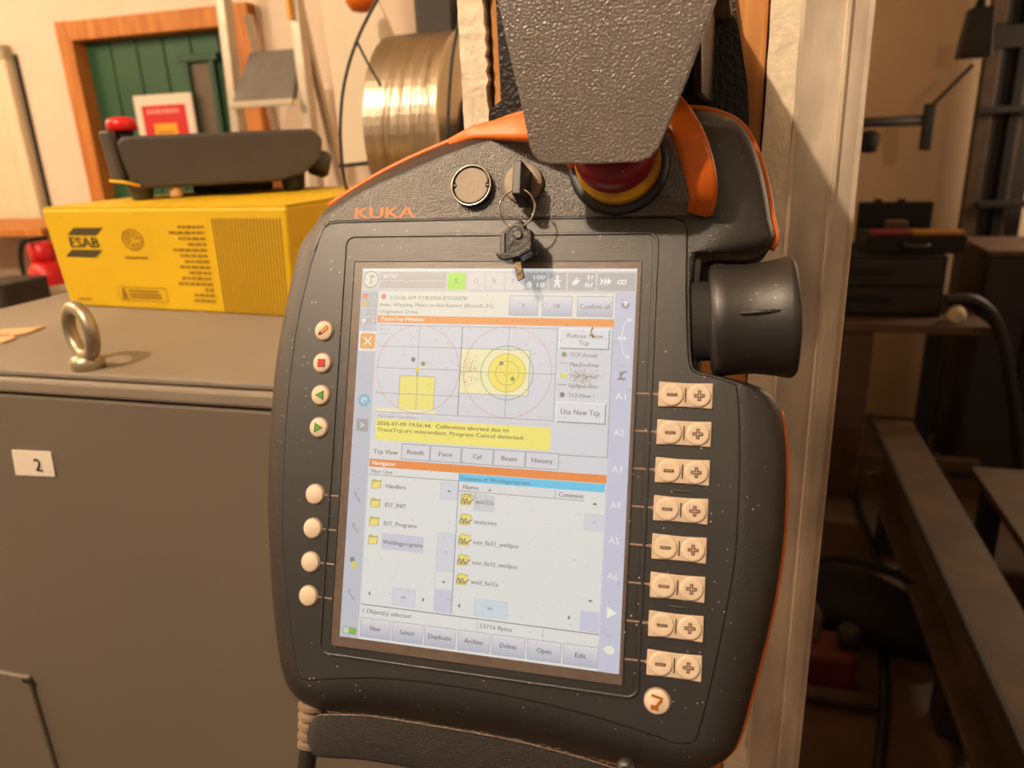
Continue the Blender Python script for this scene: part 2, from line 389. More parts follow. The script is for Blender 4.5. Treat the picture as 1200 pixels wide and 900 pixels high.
ragged(cx(898), cx(932), 0.0, yr - yc, zs2, 0.0007, 'plasterboard', 5, part)
MB().box(((cx(573.5) + cx(897)) / 2, 0.006 + 0.06, 1.5), (cx(897) - cx(573.5) - 0.001, 0.12, 3.0)).build('timber_stud', M['wood'], part, bevel=0.002)
# profile: broad flange, raised bead, narrow lip
g0, g1, g2, g3 = cx(932.5), cx(983), cx(990), cx(1017)
pr = [(g0, 0.0), (g0 + 0.002, -0.0016), (g1, -0.0016), (g1 + 0.0008, -0.0036), (g2 - 0.0006, -0.0036), (g2 + 0.0008, -0.0006), (g3 - 0.003, 0.0006), (g3 - 0.0007, -0.0012), (g3, -0.0006), (g3, 0.05), (g3 - 0.0015, 0.05), (g3 - 0.0015, 0.003), (g0, 0.003)]
MB().prism(pr, 0.0, 3.0).build('metal_profile', M['galv'], part)

# ================================================================ left hall: things
def seg(p, q, r, n=8): return MB().tube([p, q], r, n)
# ---- control cabinet
ZT = 1.33
cA = atz(318, 455, ZT); cB = atz(0, 437, ZT)
cang = math.atan2(cA.y - cB.y, cA.x - cB.x)
cl = atz(0, 362, ZT)
CROT = Matrix.Rotation(cang, 4, 'Z'); cxv = Vector((math.cos(cang), math.sin(cang), 0)); cyv = Vector((-math.sin(cang), math.cos(cang), 0))
cleft = (cl - cA).dot(cxv); cright = 0.085; cdep = 0.62
cab = thing('control_cabinet', 'tall grey steel control cabinet with a white number 2 label, left of the pendant', 'cabinet', Matrix.Translation(Vector((cA.x, cA.y, 0))) @ CROT)
cw = cright - cleft; cm = (cright + cleft) / 2
def cabpt(u, v):                               # seen point on the cabinet's front face
    p = onplane(u, v, cA - cyv * -0.006, cyv); q = p - Vector((cA.x, cA.y, 0)); return Vector((q.dot(cxv), q.dot(cyv), q.z))
zl0 = cabpt(160, 468).z
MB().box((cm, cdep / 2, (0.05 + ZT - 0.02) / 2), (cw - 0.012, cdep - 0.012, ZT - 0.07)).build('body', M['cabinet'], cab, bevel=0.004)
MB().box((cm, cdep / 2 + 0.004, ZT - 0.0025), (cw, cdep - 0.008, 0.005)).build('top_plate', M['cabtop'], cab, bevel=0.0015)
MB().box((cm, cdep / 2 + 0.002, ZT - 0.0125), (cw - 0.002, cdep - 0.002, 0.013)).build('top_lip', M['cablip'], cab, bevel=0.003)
MB().box((cm, cdep / 2, 0.025), (cw - 0.06, cdep - 0.06, 0.05)).build('plinth', M['darksteel'], cab)
a = cabpt(0, 787); b_ = cabpt(37, 791); c_ = cabpt(60, 868)
MB().box((b_.x - 0.10, 0.0042, b_.z - 0.12), (0.20, 0.006, 0.24)).build('hatch', M['cabinet'], cab, bevel=0.002)
MB().box((b_.x - 0.002, 0.0006, b_.z - 0.003), (0.010, 0.002, 0.006)).build('hatch_catch', M['darksteel'], cab, bevel=0.0008)
q = [cabpt(15, 527), cabpt(61, 529), cabpt(66, 558), cabpt(20, 556)]
lb = MB().hexa([(p.x, 0.0058, p.z) for p in q], [(p.x, 0.0046, p.z) for p in q]).build('number_label', M['white'], cab)
tb = MB(); h2 = (q[0].z - q[3].z)
put_text(tb, '2', q[0].x + 0.56 * (q[1].x - q[0].x) - 0.002, q[3].z + h2 * 0.27, h2 * 0.50, fn=lambda x, y, z: (x, 0.0040, y), bold=0.0002)
tb.build('label_figure', M['inkdark'], lb)
# ---- lifting eye bolt
eb = atz(104, 431, ZT)
ebo = thing('eye_bolt', 'round steel lifting eye bolt standing on the grey cabinet', 'eye bolt', Matrix.Translation(eb) @ Matrix.Rotation(math.radians(-38), 4, 'Z'))
MB().lathe([(0.013, 0.0), (0.0135, 0.0015), (0.0135, 0.007), (0.011, 0.0105), (0.0075, 0.013)], n=28).build('collar', M['boltmetal'], ebo)
R0 = 0.0205
MB().tube([(R0 * math.cos(t), 0, 0.0315 + R0 * math.sin(t)) for t in [2 * math.pi * i / 36 for i in range(36)]], 0.0058, 14, closed=True).build('ring', M['boltmetal'], ebo)
# ---- torn cardboard scrap
cbp = atz(18, 397, ZT)
poly = [(-0.075, -0.052), (-0.02, -0.045), (-0.004, -0.026), (0.008, -0.024), (0.014, -0.006), (0.006, 0.002), (0.020, 0.014), (0.022, 0.026), (0.027, 0.040), (0.014, 0.036), (-0.008, 0.042), (-0.03, 0.032), (-0.075, 0.030)]
crd = MB(); crd.prism(poly, 0.0, 0.0022)
for i, (xx, yy) in enumerate([(-0.03, 0.012), (-0.028, 0.002), (-0.012, 0.008)]): crd.box((xx, yy, 0.0023), (0.03, 0.0022, 0.0004), 1)
tag(crd.build('cardboard_scrap', [M['card'], M['boxprint']], mtx=Matrix.Translation(cbp + Vector((-0.012, 0.0, 0.0002))) @ Matrix.Rotation(0.25, 4, 'Z')), 'torn scrap of brown cardboard lying on the cabinet near the eye bolt', 'cardboard')
# ---- yellow wire box
BB = atz(83, 358, ZT); BRp = atz(345, 372, ZT)
bxv = (BRp - BB).normalized(); byv = Vector((-bxv.y, bxv.x, 0)); bdep = 0.28
def bfr(u, v): return onplane(u, v, BB, byv)
TL, TR = bfr(48, 248), bfr(334, 239.5)
BH = (TL.z + TR.z) / 2
TL.z = TR.z = BH
BROT = Matrix.Rotation(math.atan2(bxv.y, bxv.x), 4, 'Z')
BMAT = Matrix.Translation(BB) @ BROT
def bl(p): q = p - BB; return Vector((q.dot(bxv), q.dot(byv), q.z))
c0, c1, c2, c3 = bl(BB), bl(BRp), bl(TR), bl(TL)
ybox = thing('cardboard_box', 'yellow printed cardboard box standing on the grey cabinet', 'box', BMAT)
hb = MB(); D = Vector((0, bdep, 0))
hb.hexa([c0, c1, c1 + D + Vector((0.004, 0, 0)), c0 + D], [c3, c2, c2 + D, c3 + D])
hb.build('carton', M['yellowbox'], ybox, bevel=0.003)
zt_ = BH - ZT
for s_ in (0, 1):
    y0, y1 = (0.002, bdep / 2 - 0.002) if s_ == 0 else (bdep / 2 + 0.002, bdep - 0.002)
    MB().hexa([(c3.x + 0.002, y0, zt_), (c2.x - 0.001, y0, zt_), (c2.x - 0.001, y1, zt_ ), (c3.x + 0.002, y1, zt_)],
              [(c3.x + 0.002, y0, zt_ + 0.002), (c2.x - 0.001, y0, zt_ + 0.002), (c2.x - 0.001, y1, zt_ + 0.003), (c3.x + 0.002, y1, zt_ + 0.003)]).build('top_flap', M['yellowbox'], ybox)
def bf(u, v, z=0.0):                           # print position on the front, u and v from 0 to 1
    p = (c0 * (1 - u) + c1 * u) * (1 - v) + (c3 * (1 - u) + c2 * u) * v
    return (p.x, -0.0006 - z, p.z)
prt = MB()
def quad(mb, pts, mi, fn): mb.add([fn(*p) for p in pts], [list(range(len(pts)))], mi)
def logo_block(mb, fn, u0, u1, v0, v1, mi=0):
    k = (v1 - v0) * 0.25; s_ = (u1 - u0) * 0.16
    quad(mb, [(u0 + s_, v1 - k), (u1 - s_ * 0.4, v1 - k), (u1 + s_, v1), (u0 + s_ * 2.4, v1)], mi, fn)
    quad(mb, [(u0 - s_ * 0.4, v0), (u1 - s_ * 1.4, v0), (u1, v0 + k), (u0 + s_, v0 + k)], mi, fn)
    put_text(mb, 'ESAB', u0 + s_ * 1.1, v0 + k * 1.35, (v1 - v0) * 0.34, (u1 - u0) * 0.78, fn=lambda x, y, z: fn(x, y), mi=mi, bold=(u1 - u0) * 0.012)
lgp = MB(); logo_block(lgp, bf, 0.065, 0.235, 0.52, 0.815)
lgp.build('logo_print', M['boxprint'], ybox); emb = MB()
cc, rr = (0.382, 0.70), (0.046, 0.105)
def ring_(mb, r0, r1, fn, mi, n=32, c=cc):
    for i in range(n):
        a, b2 = 2 * math.pi * i / n, 2 * math.pi * (i + 1) / n
        quad(mb, [(c[0] + rr[0] * r * math.cos(t), c[1] + rr[1] * r * math.sin(t)) for r, t in ((r0, a), (r0, b2), (r1, b2), (r1, a))], mi, fn)
ring_(emb, 0.88, 1.0, bf, 0); ring_(emb, 0.66, 0.72, bf, 0)
for t in (0.4, 1.2, 2.1, 2.9, 3.7, 4.6, 5.5):
    quad(emb, [(cc[0] + rr[0] * 0.15 * math.cos(t), cc[1] + rr[1] * 0.15 * math.sin(t)), (cc[0] + rr[0] * 0.6 * math.cos(t - 0.2), cc[1] + rr[1] * 0.6 * math.sin(t - 0.2)), (cc[0] + rr[0] * 0.6 * math.cos(t + 0.2), cc[1] + rr[1] * 0.6 * math.sin(t + 0.2))], 0, bf)
emb.build('emblem_print', M['boxstripe'], ybox)
quad(prt, [(0.330, 0.515), (0.432, 0.515), (0.432, 0.535), (0.330, 0.535)], 1, bf)
for v0, v1, u0, u1 in ((0.222, 0.228, 0.26, 0.482), (0.085, 0.091, 0.26, 0.482)): quad(prt, [(u0, v0), (u1, v0), (u1, v1), (u0, v1)], 1, bf)
for u0 in (0.26, 0.48): quad(prt, [(u0, 0.085), (u0 + 0.002, 0.085), (u0 + 0.002, 0.228), (u0, 0.228)], 1, bf)
quad(prt, [(0.272, 0.10), (0.30, 0.10), (0.292, 0.21), (0.28, 0.21)], 1, bf)
for v in (0.18, 0.145, 0.115): quad(prt, [(0.31, v), (0.31 + 0.13 + 0.02 * (v < 0.17), v), (0.45, v + 0.018), (0.31, v + 0.018)], 1, bf)
quad(prt, [(0.05, 0.07), (0.12, 0.075), (0.12, 0.09), (0.05, 0.085)], 1, bf)
rnd = random.Random(4)
lens = [0.105, 0.145, 0.11, 0.075, 0.14, 0.115, 0.10, 0.125, 0.09, 0.125, 0.145, 0.035, 0.085, 0.09]
for i in range(14):                            # small unreadable product lines, right aligned
    v = 0.815 - i * 0.0545; x1 = 0.688; x = x1 - lens[i]
    while x < x1 - 0.004:
        wl = min(rnd.uniform(0.010, 0.03), x1 - x)
        quad(prt, [(x, v), (x + wl, v), (x + wl, v + 0.024), (x, v + 0.024)], 1, bf); x += wl + 0.005
stp = MB()
for i in range(22):
    u = 0.722 + i * (0.253 / 21)
    quad(stp, [(u, 0.02), (u + 0.0052, 0.02), (u + 0.0052, 0.905), (u, 0.905)], 0, bf)
prt.build('text_print', [M['boxprint'], M['boxstripe']], ybox)['kind'] = 'stuff'; stp.build('stripe_print', M['boxstripe'], ybox)
sp = MB()
def bs(u, v): p = c1 * (1 - v) + c2 * v; return (p.x + 0.0008 + 0.004 * u * (1 - v), bdep * u, p.z)
logo_block(sp, bs, 0.30, 0.62, 0.45, 0.80)
sp.build('side_print', M['boxprint'], ybox)
# ---- second pendant lying on the box
ZB = BH + 0.003
P2O = atz(163, 234, ZB); pang = math.radians(18)
pxa = Vector((math.cos(pang), math.sin(pang), 0)); pya = Vector((-pxa.y, pxa.x, 0))
P2B = P2O - pya * 0.02
p2 = thing('lying_pendant', 'dark grey pendant with a red stop button lying flat on the yellow box', 'teach pendant', Matrix.Translation(P2B) @ Matrix.Rotation(pang, 4, 'Z'))
def p2pt(u, v, y=0.0):
    q = onplane(u, v, P2B + pya * y, pya) - P2B; return Vector((q.dot(pxa), q.dot(pya), q.z))
tl, tr, brr, bll = p2pt(135, 157), p2pt(371, 152), p2pt(358, 198), p2pt(146, 204)
zt2 = (tl.z + tr.z) / 2; x0, x1 = tl.x, tr.x
zb2 = p2pt(250, 217).z
sec = [(x0 + 0.005, zb2 + 0.014), (x0 + 0.022, zb2), (x1 - 0.055, zb2), (x1 - 0.022, zb2 + 0.008), (x1 + 0.002, zb2 + 0.026), (x1 + 0.006, zt2 - 0.012), (x1 - 0.006, zt2), (x0 + 0.006, zt2 - 0.001), (x0 - 0.002, zt2 - 0.008), (x0 + 0.001, zt2 - 0.03)]
MB().loft([[(a, y, b) for a, b in sec] for y in (0.0, 0.006, 0.17, 0.176)], smooth=False).build('housing', M['pend2'], p2, bevel=0.004, segs=3)
MB().loft([[(x0 - 0.016 + 0.012 * k, y, zb2 + 0.012) for k, y in ((0, 0.012), (1, -0.001), (1.6, 0.006), (1.6, 0.10), (0, 0.10))],
           [(x0 - 0.020 + 0.012 * k, y, zt2 + 0.006) for k, y in ((0, 0.012), (1, -0.001), (1.6, 0.006), (1.6, 0.10), (0, 0.10))]], smooth=False).build('end_cap', M['pend2'], p2, bevel=0.003)
ft = p2pt(163, 225); 
MB().lathe([(0.011, 0.0), (0.013, 0.004), (0.016, 0.02), (0.017, zb2 + 0.012)], o=(ft.x, 0.022, 0.0), n=20).build('foot', M['pend2'], p2)
ft = p2pt(345, 215)
MB().lathe([(0.010, 0.0), (0.014, 0.004), (0.016, 0.02), (0.016, zb2 + 0.014)], o=(ft.x, 0.022, 0.0), n=20).build('foot', M['blackmatte'], p2)
MB().box((ft.x - 0.075, 0.06, zb2 / 2 + 0.001), (0.10, 0.03, zb2 - 0.002)).build('hand_strap', M['blackmatte'], p2, bevel=0.003)
kb = p2pt(379, 190, 0.06)
MB().lathe([(0.010, -0.012), (0.017, -0.006), (0.018, 0.012), (0.014, 0.018)], o=(kb.x - 0.010, 0.06, kb.z), ax=(1, 0, -0.3), n=24).build('jog_knob', M['black'], p2)
es = p2pt(143, 150, 0.03)
eo = MB().lathe([(0.012, zt2 - 0.004), (0.012, es.z - 0.004)], o=(es.x, 0.03, 0), n=24).build('stop_button', M['blackmatte'], p2)
MB().lathe([(0.014, es.z - 0.004), (0.0175, es.z - 0.002), (0.0175, es.z + 0.006), (0.015, es.z + 0.011), (0.008, es.z + 0.0125)], o=(es.x, 0.03, 0), n=28).build('button_head', M['exred'], eo)
tr_ = MB().tube([(x0 - 0.017, 0.008, zb2 + 0.011), (x0 + 0.0, -0.0005, zb2 + 0.009), (x0 + 0.016, -0.0008, zb2 + 0.004)], 0.0018, 6).build('yellow_trim', M['yellowp'], p2)
# small keyring bits lying under the pendant
pk = p2pt(207, 229, 0.01)
tag(MB().lathe([(0.006, 0), (0.008, 0.003), (0.008, 0.012), (0.005, 0.016)], n=16).build('plastic_cap', M['card'], mtx=p2.matrix_world @ Matrix.Translation((pk.x, 0.012, 0.0002))), 'small pale plastic cap under the lying pendant on the yellow box', 'cap')
# ---- red sign on the green door
s0, s1, s2 = bp(151, 112, yb - 0.06), bp(217, 108, yb - 0.06), bp(160, 157, yb - 0.06)
sw = s1.x - s0.x + 0.01; sh = 0.30; sz = (s0.z + s1.z) / 2
sg = thing('warning_sign', 'white framed red and yellow sign in front of the green door', 'sign', FR(room((s0.x + s1.x) / 2, yb - 0.03, sz - sh)))
MB().box((0, 0, sh / 2), (sw, 0.012, sh)).build('board', M['white'], sg, bevel=0.002)
mk = MB(); b4 = 0.035
quad(mk, [(-sw / 2 + b4, b4), (sw / 2 - b4, b4), (sw / 2 - b4, sh - b4 * 1.2), (-sw / 2 + b4, sh - b4 * 1.2)], 0, lambda x, y: (x, -0.0065, y))
quad(mk, [(-0.06, 0.07), (0.055, 0.07), (0.055, sh - 0.115), (-0.06, sh - 0.115)], 1, lambda x, y: (x, -0.0070, y))
xx = -0.085
while xx < 0.07:
    wl = random.uniform(0.012, 0.03); quad(mk, [(xx, sh - 0.075), (xx + wl, sh - 0.075), (xx + wl, sh - 0.058), (xx, sh - 0.058)], 2, lambda x, y: (x, -0.0070, y)); xx += wl + 0.006
for k in range(2): quad(mk, [(-0.045, 0.12 + 0.025 * k), (0.04, 0.12 + 0.025 * k), (0.04, 0.13 + 0.025 * k), (-0.045, 0.13 + 0.025 * k)], 3, lambda x, y: (x, -0.0074, y))
mk.build('sign_print', [M['signred'], M['signyel'], M['signpale'], M['woodframe']], sg)
# ---- step ladder
yl = yb - 0.42
r0, r1 = bp(267, 75, yl), bp(348, 75, yl)
lad = thing('step_ladder', 'aluminium step ladder with a grey tread leaning by the green door', 'ladder', FR(room((r0.x + r1.x) / 2, yl, 0)))
hw = (r1.x - r0.x) / 2
st0, st1 = bp(310, 123, yl), bp(310, 60, yl)
for s_ in (-1, 1):
    MB().hexa([(s_ * (hw + 0.03) - 0.016, -0.05, 0), (s_ * (hw + 0.03) + 0.016, -0.05, 0), (s_ * (hw + 0.03) + 0.016, 0.0, 0), (s_ * (hw + 0.03) - 0.016, 0.0, 0)],
              [(s_ * hw - 0.016, 0.02, 2.3), (s_ * hw + 0.016, 0.02, 2.3), (s_ * hw + 0.016, 0.07, 2.3), (s_ * hw - 0.016, 0.07, 2.3)]).build('front_rail', M['alu'], lad, bevel=0.003)
    MB().hexa([(s_ * (hw - 0.00) - 0.012, 0.55, 0), (s_ * (hw - 0.0) + 0.012, 0.55, 0), (s_ * (hw - 0.0) + 0.012, 0.58, 0), (s_ * (hw - 0.0) - 0.012, 0.58, 0)],
              [(s_ * (hw - 0.03) - 0.012, 0.10, 1.95), (s_ * (hw - 0.03) + 0.012, 0.10, 1.95), (s_ * (hw - 0.03) + 0.012, 0.13, 1.95), (s_ * (hw - 0.03) - 0.012, 0.13, 1.95)]).build('rear_rail', M['alu'], lad, bevel=0.003)
zz = st0.z + 0.012
dzt = 0.25
# folded-up platform tread, then ordinary treads below
MB().hexa([(-hw + 0.014, -0.03, zz), (hw - 0.014, -0.03, zz), (hw - 0.014, 0.0, zz), (-hw + 0.014, 0.0, zz)],
          [(-hw + 0.05, 0.06, zz + 0.165), (hw - 0.02, 0.06, zz + 0.165), (hw - 0.02, 0.085, zz + 0.165), (-hw + 0.05, 0.085, zz + 0.165)]).build('platform', M['step'], lad, bevel=0.004)
MB().box((0, -0.035, zz - 0.010), (2 * hw - 0.02, 0.02, 0.022)).build('platform_edge', M['alu'], lad, bevel=0.003)
for z_ in (0.25, 0.50, 0.75, 1.0): MB().box((0, -0.01, z_), (2 * hw + 0.02, 0.08, 0.025)).build('tread', M['step'], lad, bevel=0.004)
MB().box((hw - 0.002, -0.002, bp(346, 6, yl).z), (0.012, 0.02, 0.08)).build('yellow_sticker', M['signyel'], lad)
# ---- wire feeder with a spool of steel wire
sc_ = aty(472, 158, 1.32); SR = 0.152
scr = toroom(sc_)
fd = thing('wire_feeder', 'dark grey wire feeder body behind the steel wire spool', 'wire feeder', FR(room(scr.x + 0.07, scr.y + 0.02, ZT)))
fl0 = toroom(aty(474, 25, 1.50)); fox, foy = fl0.x - (scr.x + 0.07), fl0.y - (scr.y + 0.02)
MB().box((fox + 0.11, max(foy, 0.19) + 0.03, 0.32), (0.22, 0.06, 0.64)).build('back_panel', M['feeder'], fd, bevel=0.012)
MB().box((0.05, 0.08, 0.008), (0.24, 0.34, 0.016)).build('base_plate', M['darksteel'], fd, bevel=0.002)
MB().box((0.145, 0.0, 0.095), (0.014, 0.05, 0.19)).build('spool_arm', M['darksteel'], fd, bevel=0.002)
MB().tube([(0.150, 0, scr.z - ZT), (-0.06, 0, scr.z - ZT)], 0.022, 16).build('axle', M['blackmatte'], fd)
MB().tube([(-0.02, 0.13, 0.62), (-0.02, 0.13, 0.35)], 0.008, 8).build('guide_rod', M['darksteel'], fd)
MB().tube(spline([(0.0, 0.10, 0.66), (0.05, 0.06, 0.62), (0.085, 0.02, 0.52), (0.09, 0.01, 0.44)], 6), 0.006, 8).build('wire_conduit', M['feeder'], fd)
spw = thing('wire_spool', 'shiny steel welding wire wound on a wide spool behind the box', 'wire spool', FR(room(scr.x, scr.y, scr.z)))
prof = [(0.05, 0.0)]
n_ = 46
for i in range(n_ + 1):
    h = 0.002 + 0.121 * i / n_
    prof.append((SR - (0.0 if i % 2 else 0.0010) - 0.004 * (i in (0, n_)), h))
prof.append((0.05, 0.125))
MB().lathe(prof, ax=(1, 0, 0), n=72, smooth=False, cap0=False, cap1=False).build('winding', M['wire'], spw)
for k in range(9):                             # stray strands crossing the winding
    a0 = math.radians(100 + 12 * random.random()); h0 = 0.055 + 0.007 * k; tw = random.uniform(-0.03, 0.01)
    pts = []
    for i in range(14):
        t = a0 + 1.7 * i / 13; pts.append((h0 + tw * i / 13, (SR + 0.0008) * math.cos(t), (SR + 0.0008) * math.sin(t)))
    MB().tube(pts, 0.0007, 5).build('loose_strand', M['wire'], spw)
MB().lathe([(0.024, -0.004), (0.06, -0.004), (0.06, 0.129), (0.024, 0.129), (0.024, -0.004)], ax=(1, 0, 0), n=32, cap0=False, cap1=False).build('hub', M['blackmatte'], spw)
# ---- loose cables in front of the spool
def cable(px, Ys, r, label, m='cable', name='cable'):
    Y = (lambda i: Ys[0] + (Ys[1] - Ys[0]) * i / (len(px) - 1))
    P = [aty(u, v, Y(i)) for i, (u, v) in enumerate(px)]
    return tag(MB().tube(spline(P, 8), r, 8).build(name, M[m]), label, 'cable', 'loose cables around the wire spool')
cable([(470, -40), (442, 0), (418, 48), (404, 95), (399, 140), (400, 180), (404, 212), (412, 240)], (0.98, 0.98), 0.0022, 'black cable bowing in an arc left of the wire spool')
cable([(418, 48), (430, 72), (442, 93), (446, 100)], (0.985, 0.93), 0.0016, 'short black cable branching down to the wire spool')
cable([(548, -30), (539, 20), (531, 60), (527, 100), (525, 140), (524, 175)], (0.95, 0.95), 0.0020, 'black cable crossing in front of the wire spool')
# ---- white sheet and orange cap beside the spool
yw = toroom(aty(420, 120, 1.75)).y
q = [bp(u, v, yw) for u, v in ((402, 192), (437, 188), (470, 60), (430, -30), (372, -30), (394, 120))]
ws = thing('white_sheet', 'white hanging sheet left of the wire spool with a dark lower edge', 'sheet', FR(room(q[0].x, yw, q[0].z)))
MB().prism([(p.x - q[0].x, p.z - q[0].z) for p in q], -0.004, 0.004).build('panel', M['paper'], ws, mtx=Matrix.Rotation(math.pi / 2, 4, 'X'))
MB().tube([(-0.01, 0, -0.004), (q[1].x - q[0].x, 0, q[1].z - q[0].z - 0.004)], 0.005, 8).build('lower_edge', M['dark'], ws)
oc = aty(423, -6, 1.6)
tag(MB().lathe([(0.0, -0.032), (0.02, -0.028), (0.030, -0.014), (0.033, 0.002), (0.033, 0.022), (0.02, 0.03)], n=24).build('orange_cap', M['orange'], mtx=Matrix.Translation(oc)), 'orange rounded cap at the top edge above the white sheet', 'cap')
# ---- left edge: workbench, fire extinguisher, dark bin
yk = yb - 0.55
k0 = bp(0, 268, yk); k1 = bp(50, 266, yk)
wbx = k1.x
wb = thing('work_shelf', 'wooden shelf board along the left edge under the cream door', 'shelf', FR(room(wbx, yk, 0)))
MB().box((-0.6, 0.2, k1.z - 0.02), (1.2, 0.42, 0.03)).build('board', M['woodframe'], wb, bevel=0.003)
MB().box((-0.6, 0.36, k1.z / 2 - 0.03), (1.16, 0.03, k1.z - 0.05)).build('back_panel', M['paper'], wb)
MB().box((-1.15, 0.2, k1.z / 2 - 0.02), (0.04, 0.38, k1.z - 0.05)).build('leg', M['woodframe'], wb)
ye = yb - 0.75
f0 = bp(50, 300, ye)
ex = thing('fire_extinguisher', 'red fire extinguisher with black hose at the far left behind the cabinet', 'extinguisher', FR(room(f0.x, ye, 0)))
ez = f0.z
MB().lathe([(0.055, ez - 0.55), (0.06, ez - 0.53), (0.06, ez - 0.075), (0.058, ez - 0.055), (0.048, ez - 0.035), (0.04, ez - 0.02)], n=28).build('cylinder', M['exred'], ex)
MB().lathe([(0.0605, ez - 0.14), (0.0605, ez - 0.10)], n=28, cap0=False, cap1=False).build('band', M['white'], ex)
MB().lathe([(0.036, ez - 0.025), (0.042, ez), (0.042, ez + 0.04), (0.03, ez + 0.05)], n=24).build('valve_head', M['exred'], ex)
MB().box((0.0, -0.02, ez + 0.06), (0.022, 0.10, 0.014)).build('lever', M['blackmatte'], ex, bevel=0.003)
MB().tube(spline([(-0.03, 0, ez + 0.03), (-0.075, 0, ez + 0.05), (-0.105, 0, ez - 0.02), (-0.10, 0, ez - 0.15), (-0.085, 0, ez - 0.28)], 6), 0.009, 8).build('hose', M['cable'], ex)
MB().lathe([(0.07, 0.0), (0.07, ez - 0.55)], n=24).build('stand', M['darksteel'], ex)
yd = yb - 0.95
g_ = bp(22, 328, yd)
tag(MB().prism(rrect(-0.13, -0.09, 0.03, 0.09, 0.02), 0.0, g_.z).build('dark_bin', M['darksteel'], mtx=FR(room(g_.x, yd, 0.0)), bevel=0.004), 'dark bin standing beside the red fire extinguisher', 'bin')
# ================================================================ right room: things in the gloom
lamp('room_lamp', tuple(room(1.9, 3.65, 1.75)), 42, 0.15)
# ---- bench with a pale front edge
yB = toroom(aty(1080, 385, 2.75)).y
b0, b1 = bp(1008, 383, yB), bp(1161, 390, yB)
bz = (b0.z + b1.z) / 2
bench = thing('work_bench', 'long bench with a pale wooden front edge in the right room', 'bench', FR(room(b1.x, yB, 0)))
MB().box((-0.55, 0.30, bz), (1.10, 0.60, 0.035)).build('bench_top', M['darkwood'], bench, bevel=0.003)
for x_ in (-1.02, -0.46):
    MB().box((x_, 0.06, (bz - 0.018) / 2), (0.14 if x_ > -1 else 0.06, 0.06, bz - 0.018)).build('leg', M['darkwood'], bench, bevel=0.004)
MB().box((-0.06, 0.52, (bz - 0.018) / 2), (0.06, 0.06, bz - 0.018)).build('leg', M['darksteel'], bench, bevel=0.004)
MB().box((-0.5, 0.08, 0.16), (1.12, 0.05, 0.05)).build('lower_rail', M['darkwood'], bench, bevel=0.003)
# ---- dark drawer unit on the bench, tool case on it
yU = yB + 0.14
u0, u1 = bp(1000, 300, yU), bp(1112, 300, yU)
uz = u1.z
cab2 = thing('drawer_unit', 'low black drawer unit standing on the bench under the open tool case', 'drawer unit', FR(room((u0.x + u1.x) / 2 - 0.1, yU, bz + 0.018)))
UW = u1.x - u0.x + 0.2; UH = uz - bz - 0.018
MB().box((0, 0.2, UH / 2), (UW, 0.40, UH)).build('carcass', M['blackmatte'], cab2, bevel=0.004)
for k in range(2): 
    f_ = MB().box((0, -0.006, UH * (0.27 + 0.46 * k)), (UW - 0.03, 0.012, UH * 0.42)).build('drawer', M['darksteel'], cab2, bevel=0.003)
    MB().box((0, -0.022, UH * (0.30 + 0.46 * k)), (0.16, 0.02, 0.018)).build('handle', M['blackmatte'], f_, bevel=0.003)
yT = yU + 0.05
t0, t1 = bp(1012, 236, yT + 0.26), bp(1090, 236, yT + 0.26)
tcs = thing('tool_case', 'open black tool case with red and yellow inside, on the drawer unit', 'tool case', FR(room((t0.x + t1.x) / 2 + 0.04, yT, uz)))
TW = 0.36; LH = t1.z - uz
MB().box((0, 0.13, 0.035), (TW, 0.26, 0.07)).build('case_base', M['blackmatte'], tcs, bevel=0.008)
MB().box((-0.04, 0.275, LH / 2), (TW - 0.07, 0.035, LH)).build('case_lid', M['blackmatte'], tcs, bevel=0.008)
MB().box((-0.09, 0.05, 0.078), (0.14, 0.10, 0.016)).build('red_tray', M['trayred'], tcs, bevel=0.004)
MB().box((0.08, 0.05, 0.078), (0.19, 0.10, 0.016)).build('yellow_tray', M['trayyel'], tcs, bevel=0.004)
MB().tube(spline([(-0.04, -0.002, 0.04), (-0.035, -0.03, 0.035), (0.035, -0.03, 0.035), (0.04, -0.002, 0.04)], 5), 0.008, 8).build('handle', M['black'], tcs)
MB().box((-0.05, 0.15, 0.09), (0.08, 0.06, 0.05)).build('pale_insert', M['darkwood'], tcs, bevel=0.005)
for x_ in (-0.09, 0.0): MB().box((x_ - 0.02, 0.27, LH + 0.006), (0.03, 0.02, 0.012)).build('latch', M['darksteel'], tcs)
# ---- small white bottle on the bench
wp = bp(1119, 382, yB + 0.06)
bt = thing('white_bottle', 'small pale bulb-shaped bottle on the right end of the bench', 'bottle', FR(room(wp.x, yB + 0.06, bz + 0.018)))
MB().lathe([(0.022, 0.0), (0.030, 0.01), (0.034, 0.03), (0.026, 0.05), (0.012, 0.062)], n=20).build('body', M['paper'], bt)
MB().lathe([(0.010, 0.062), (0.010, 0.078), (0.006, 0.082)], n=14).build('cap', M['white'], bt)
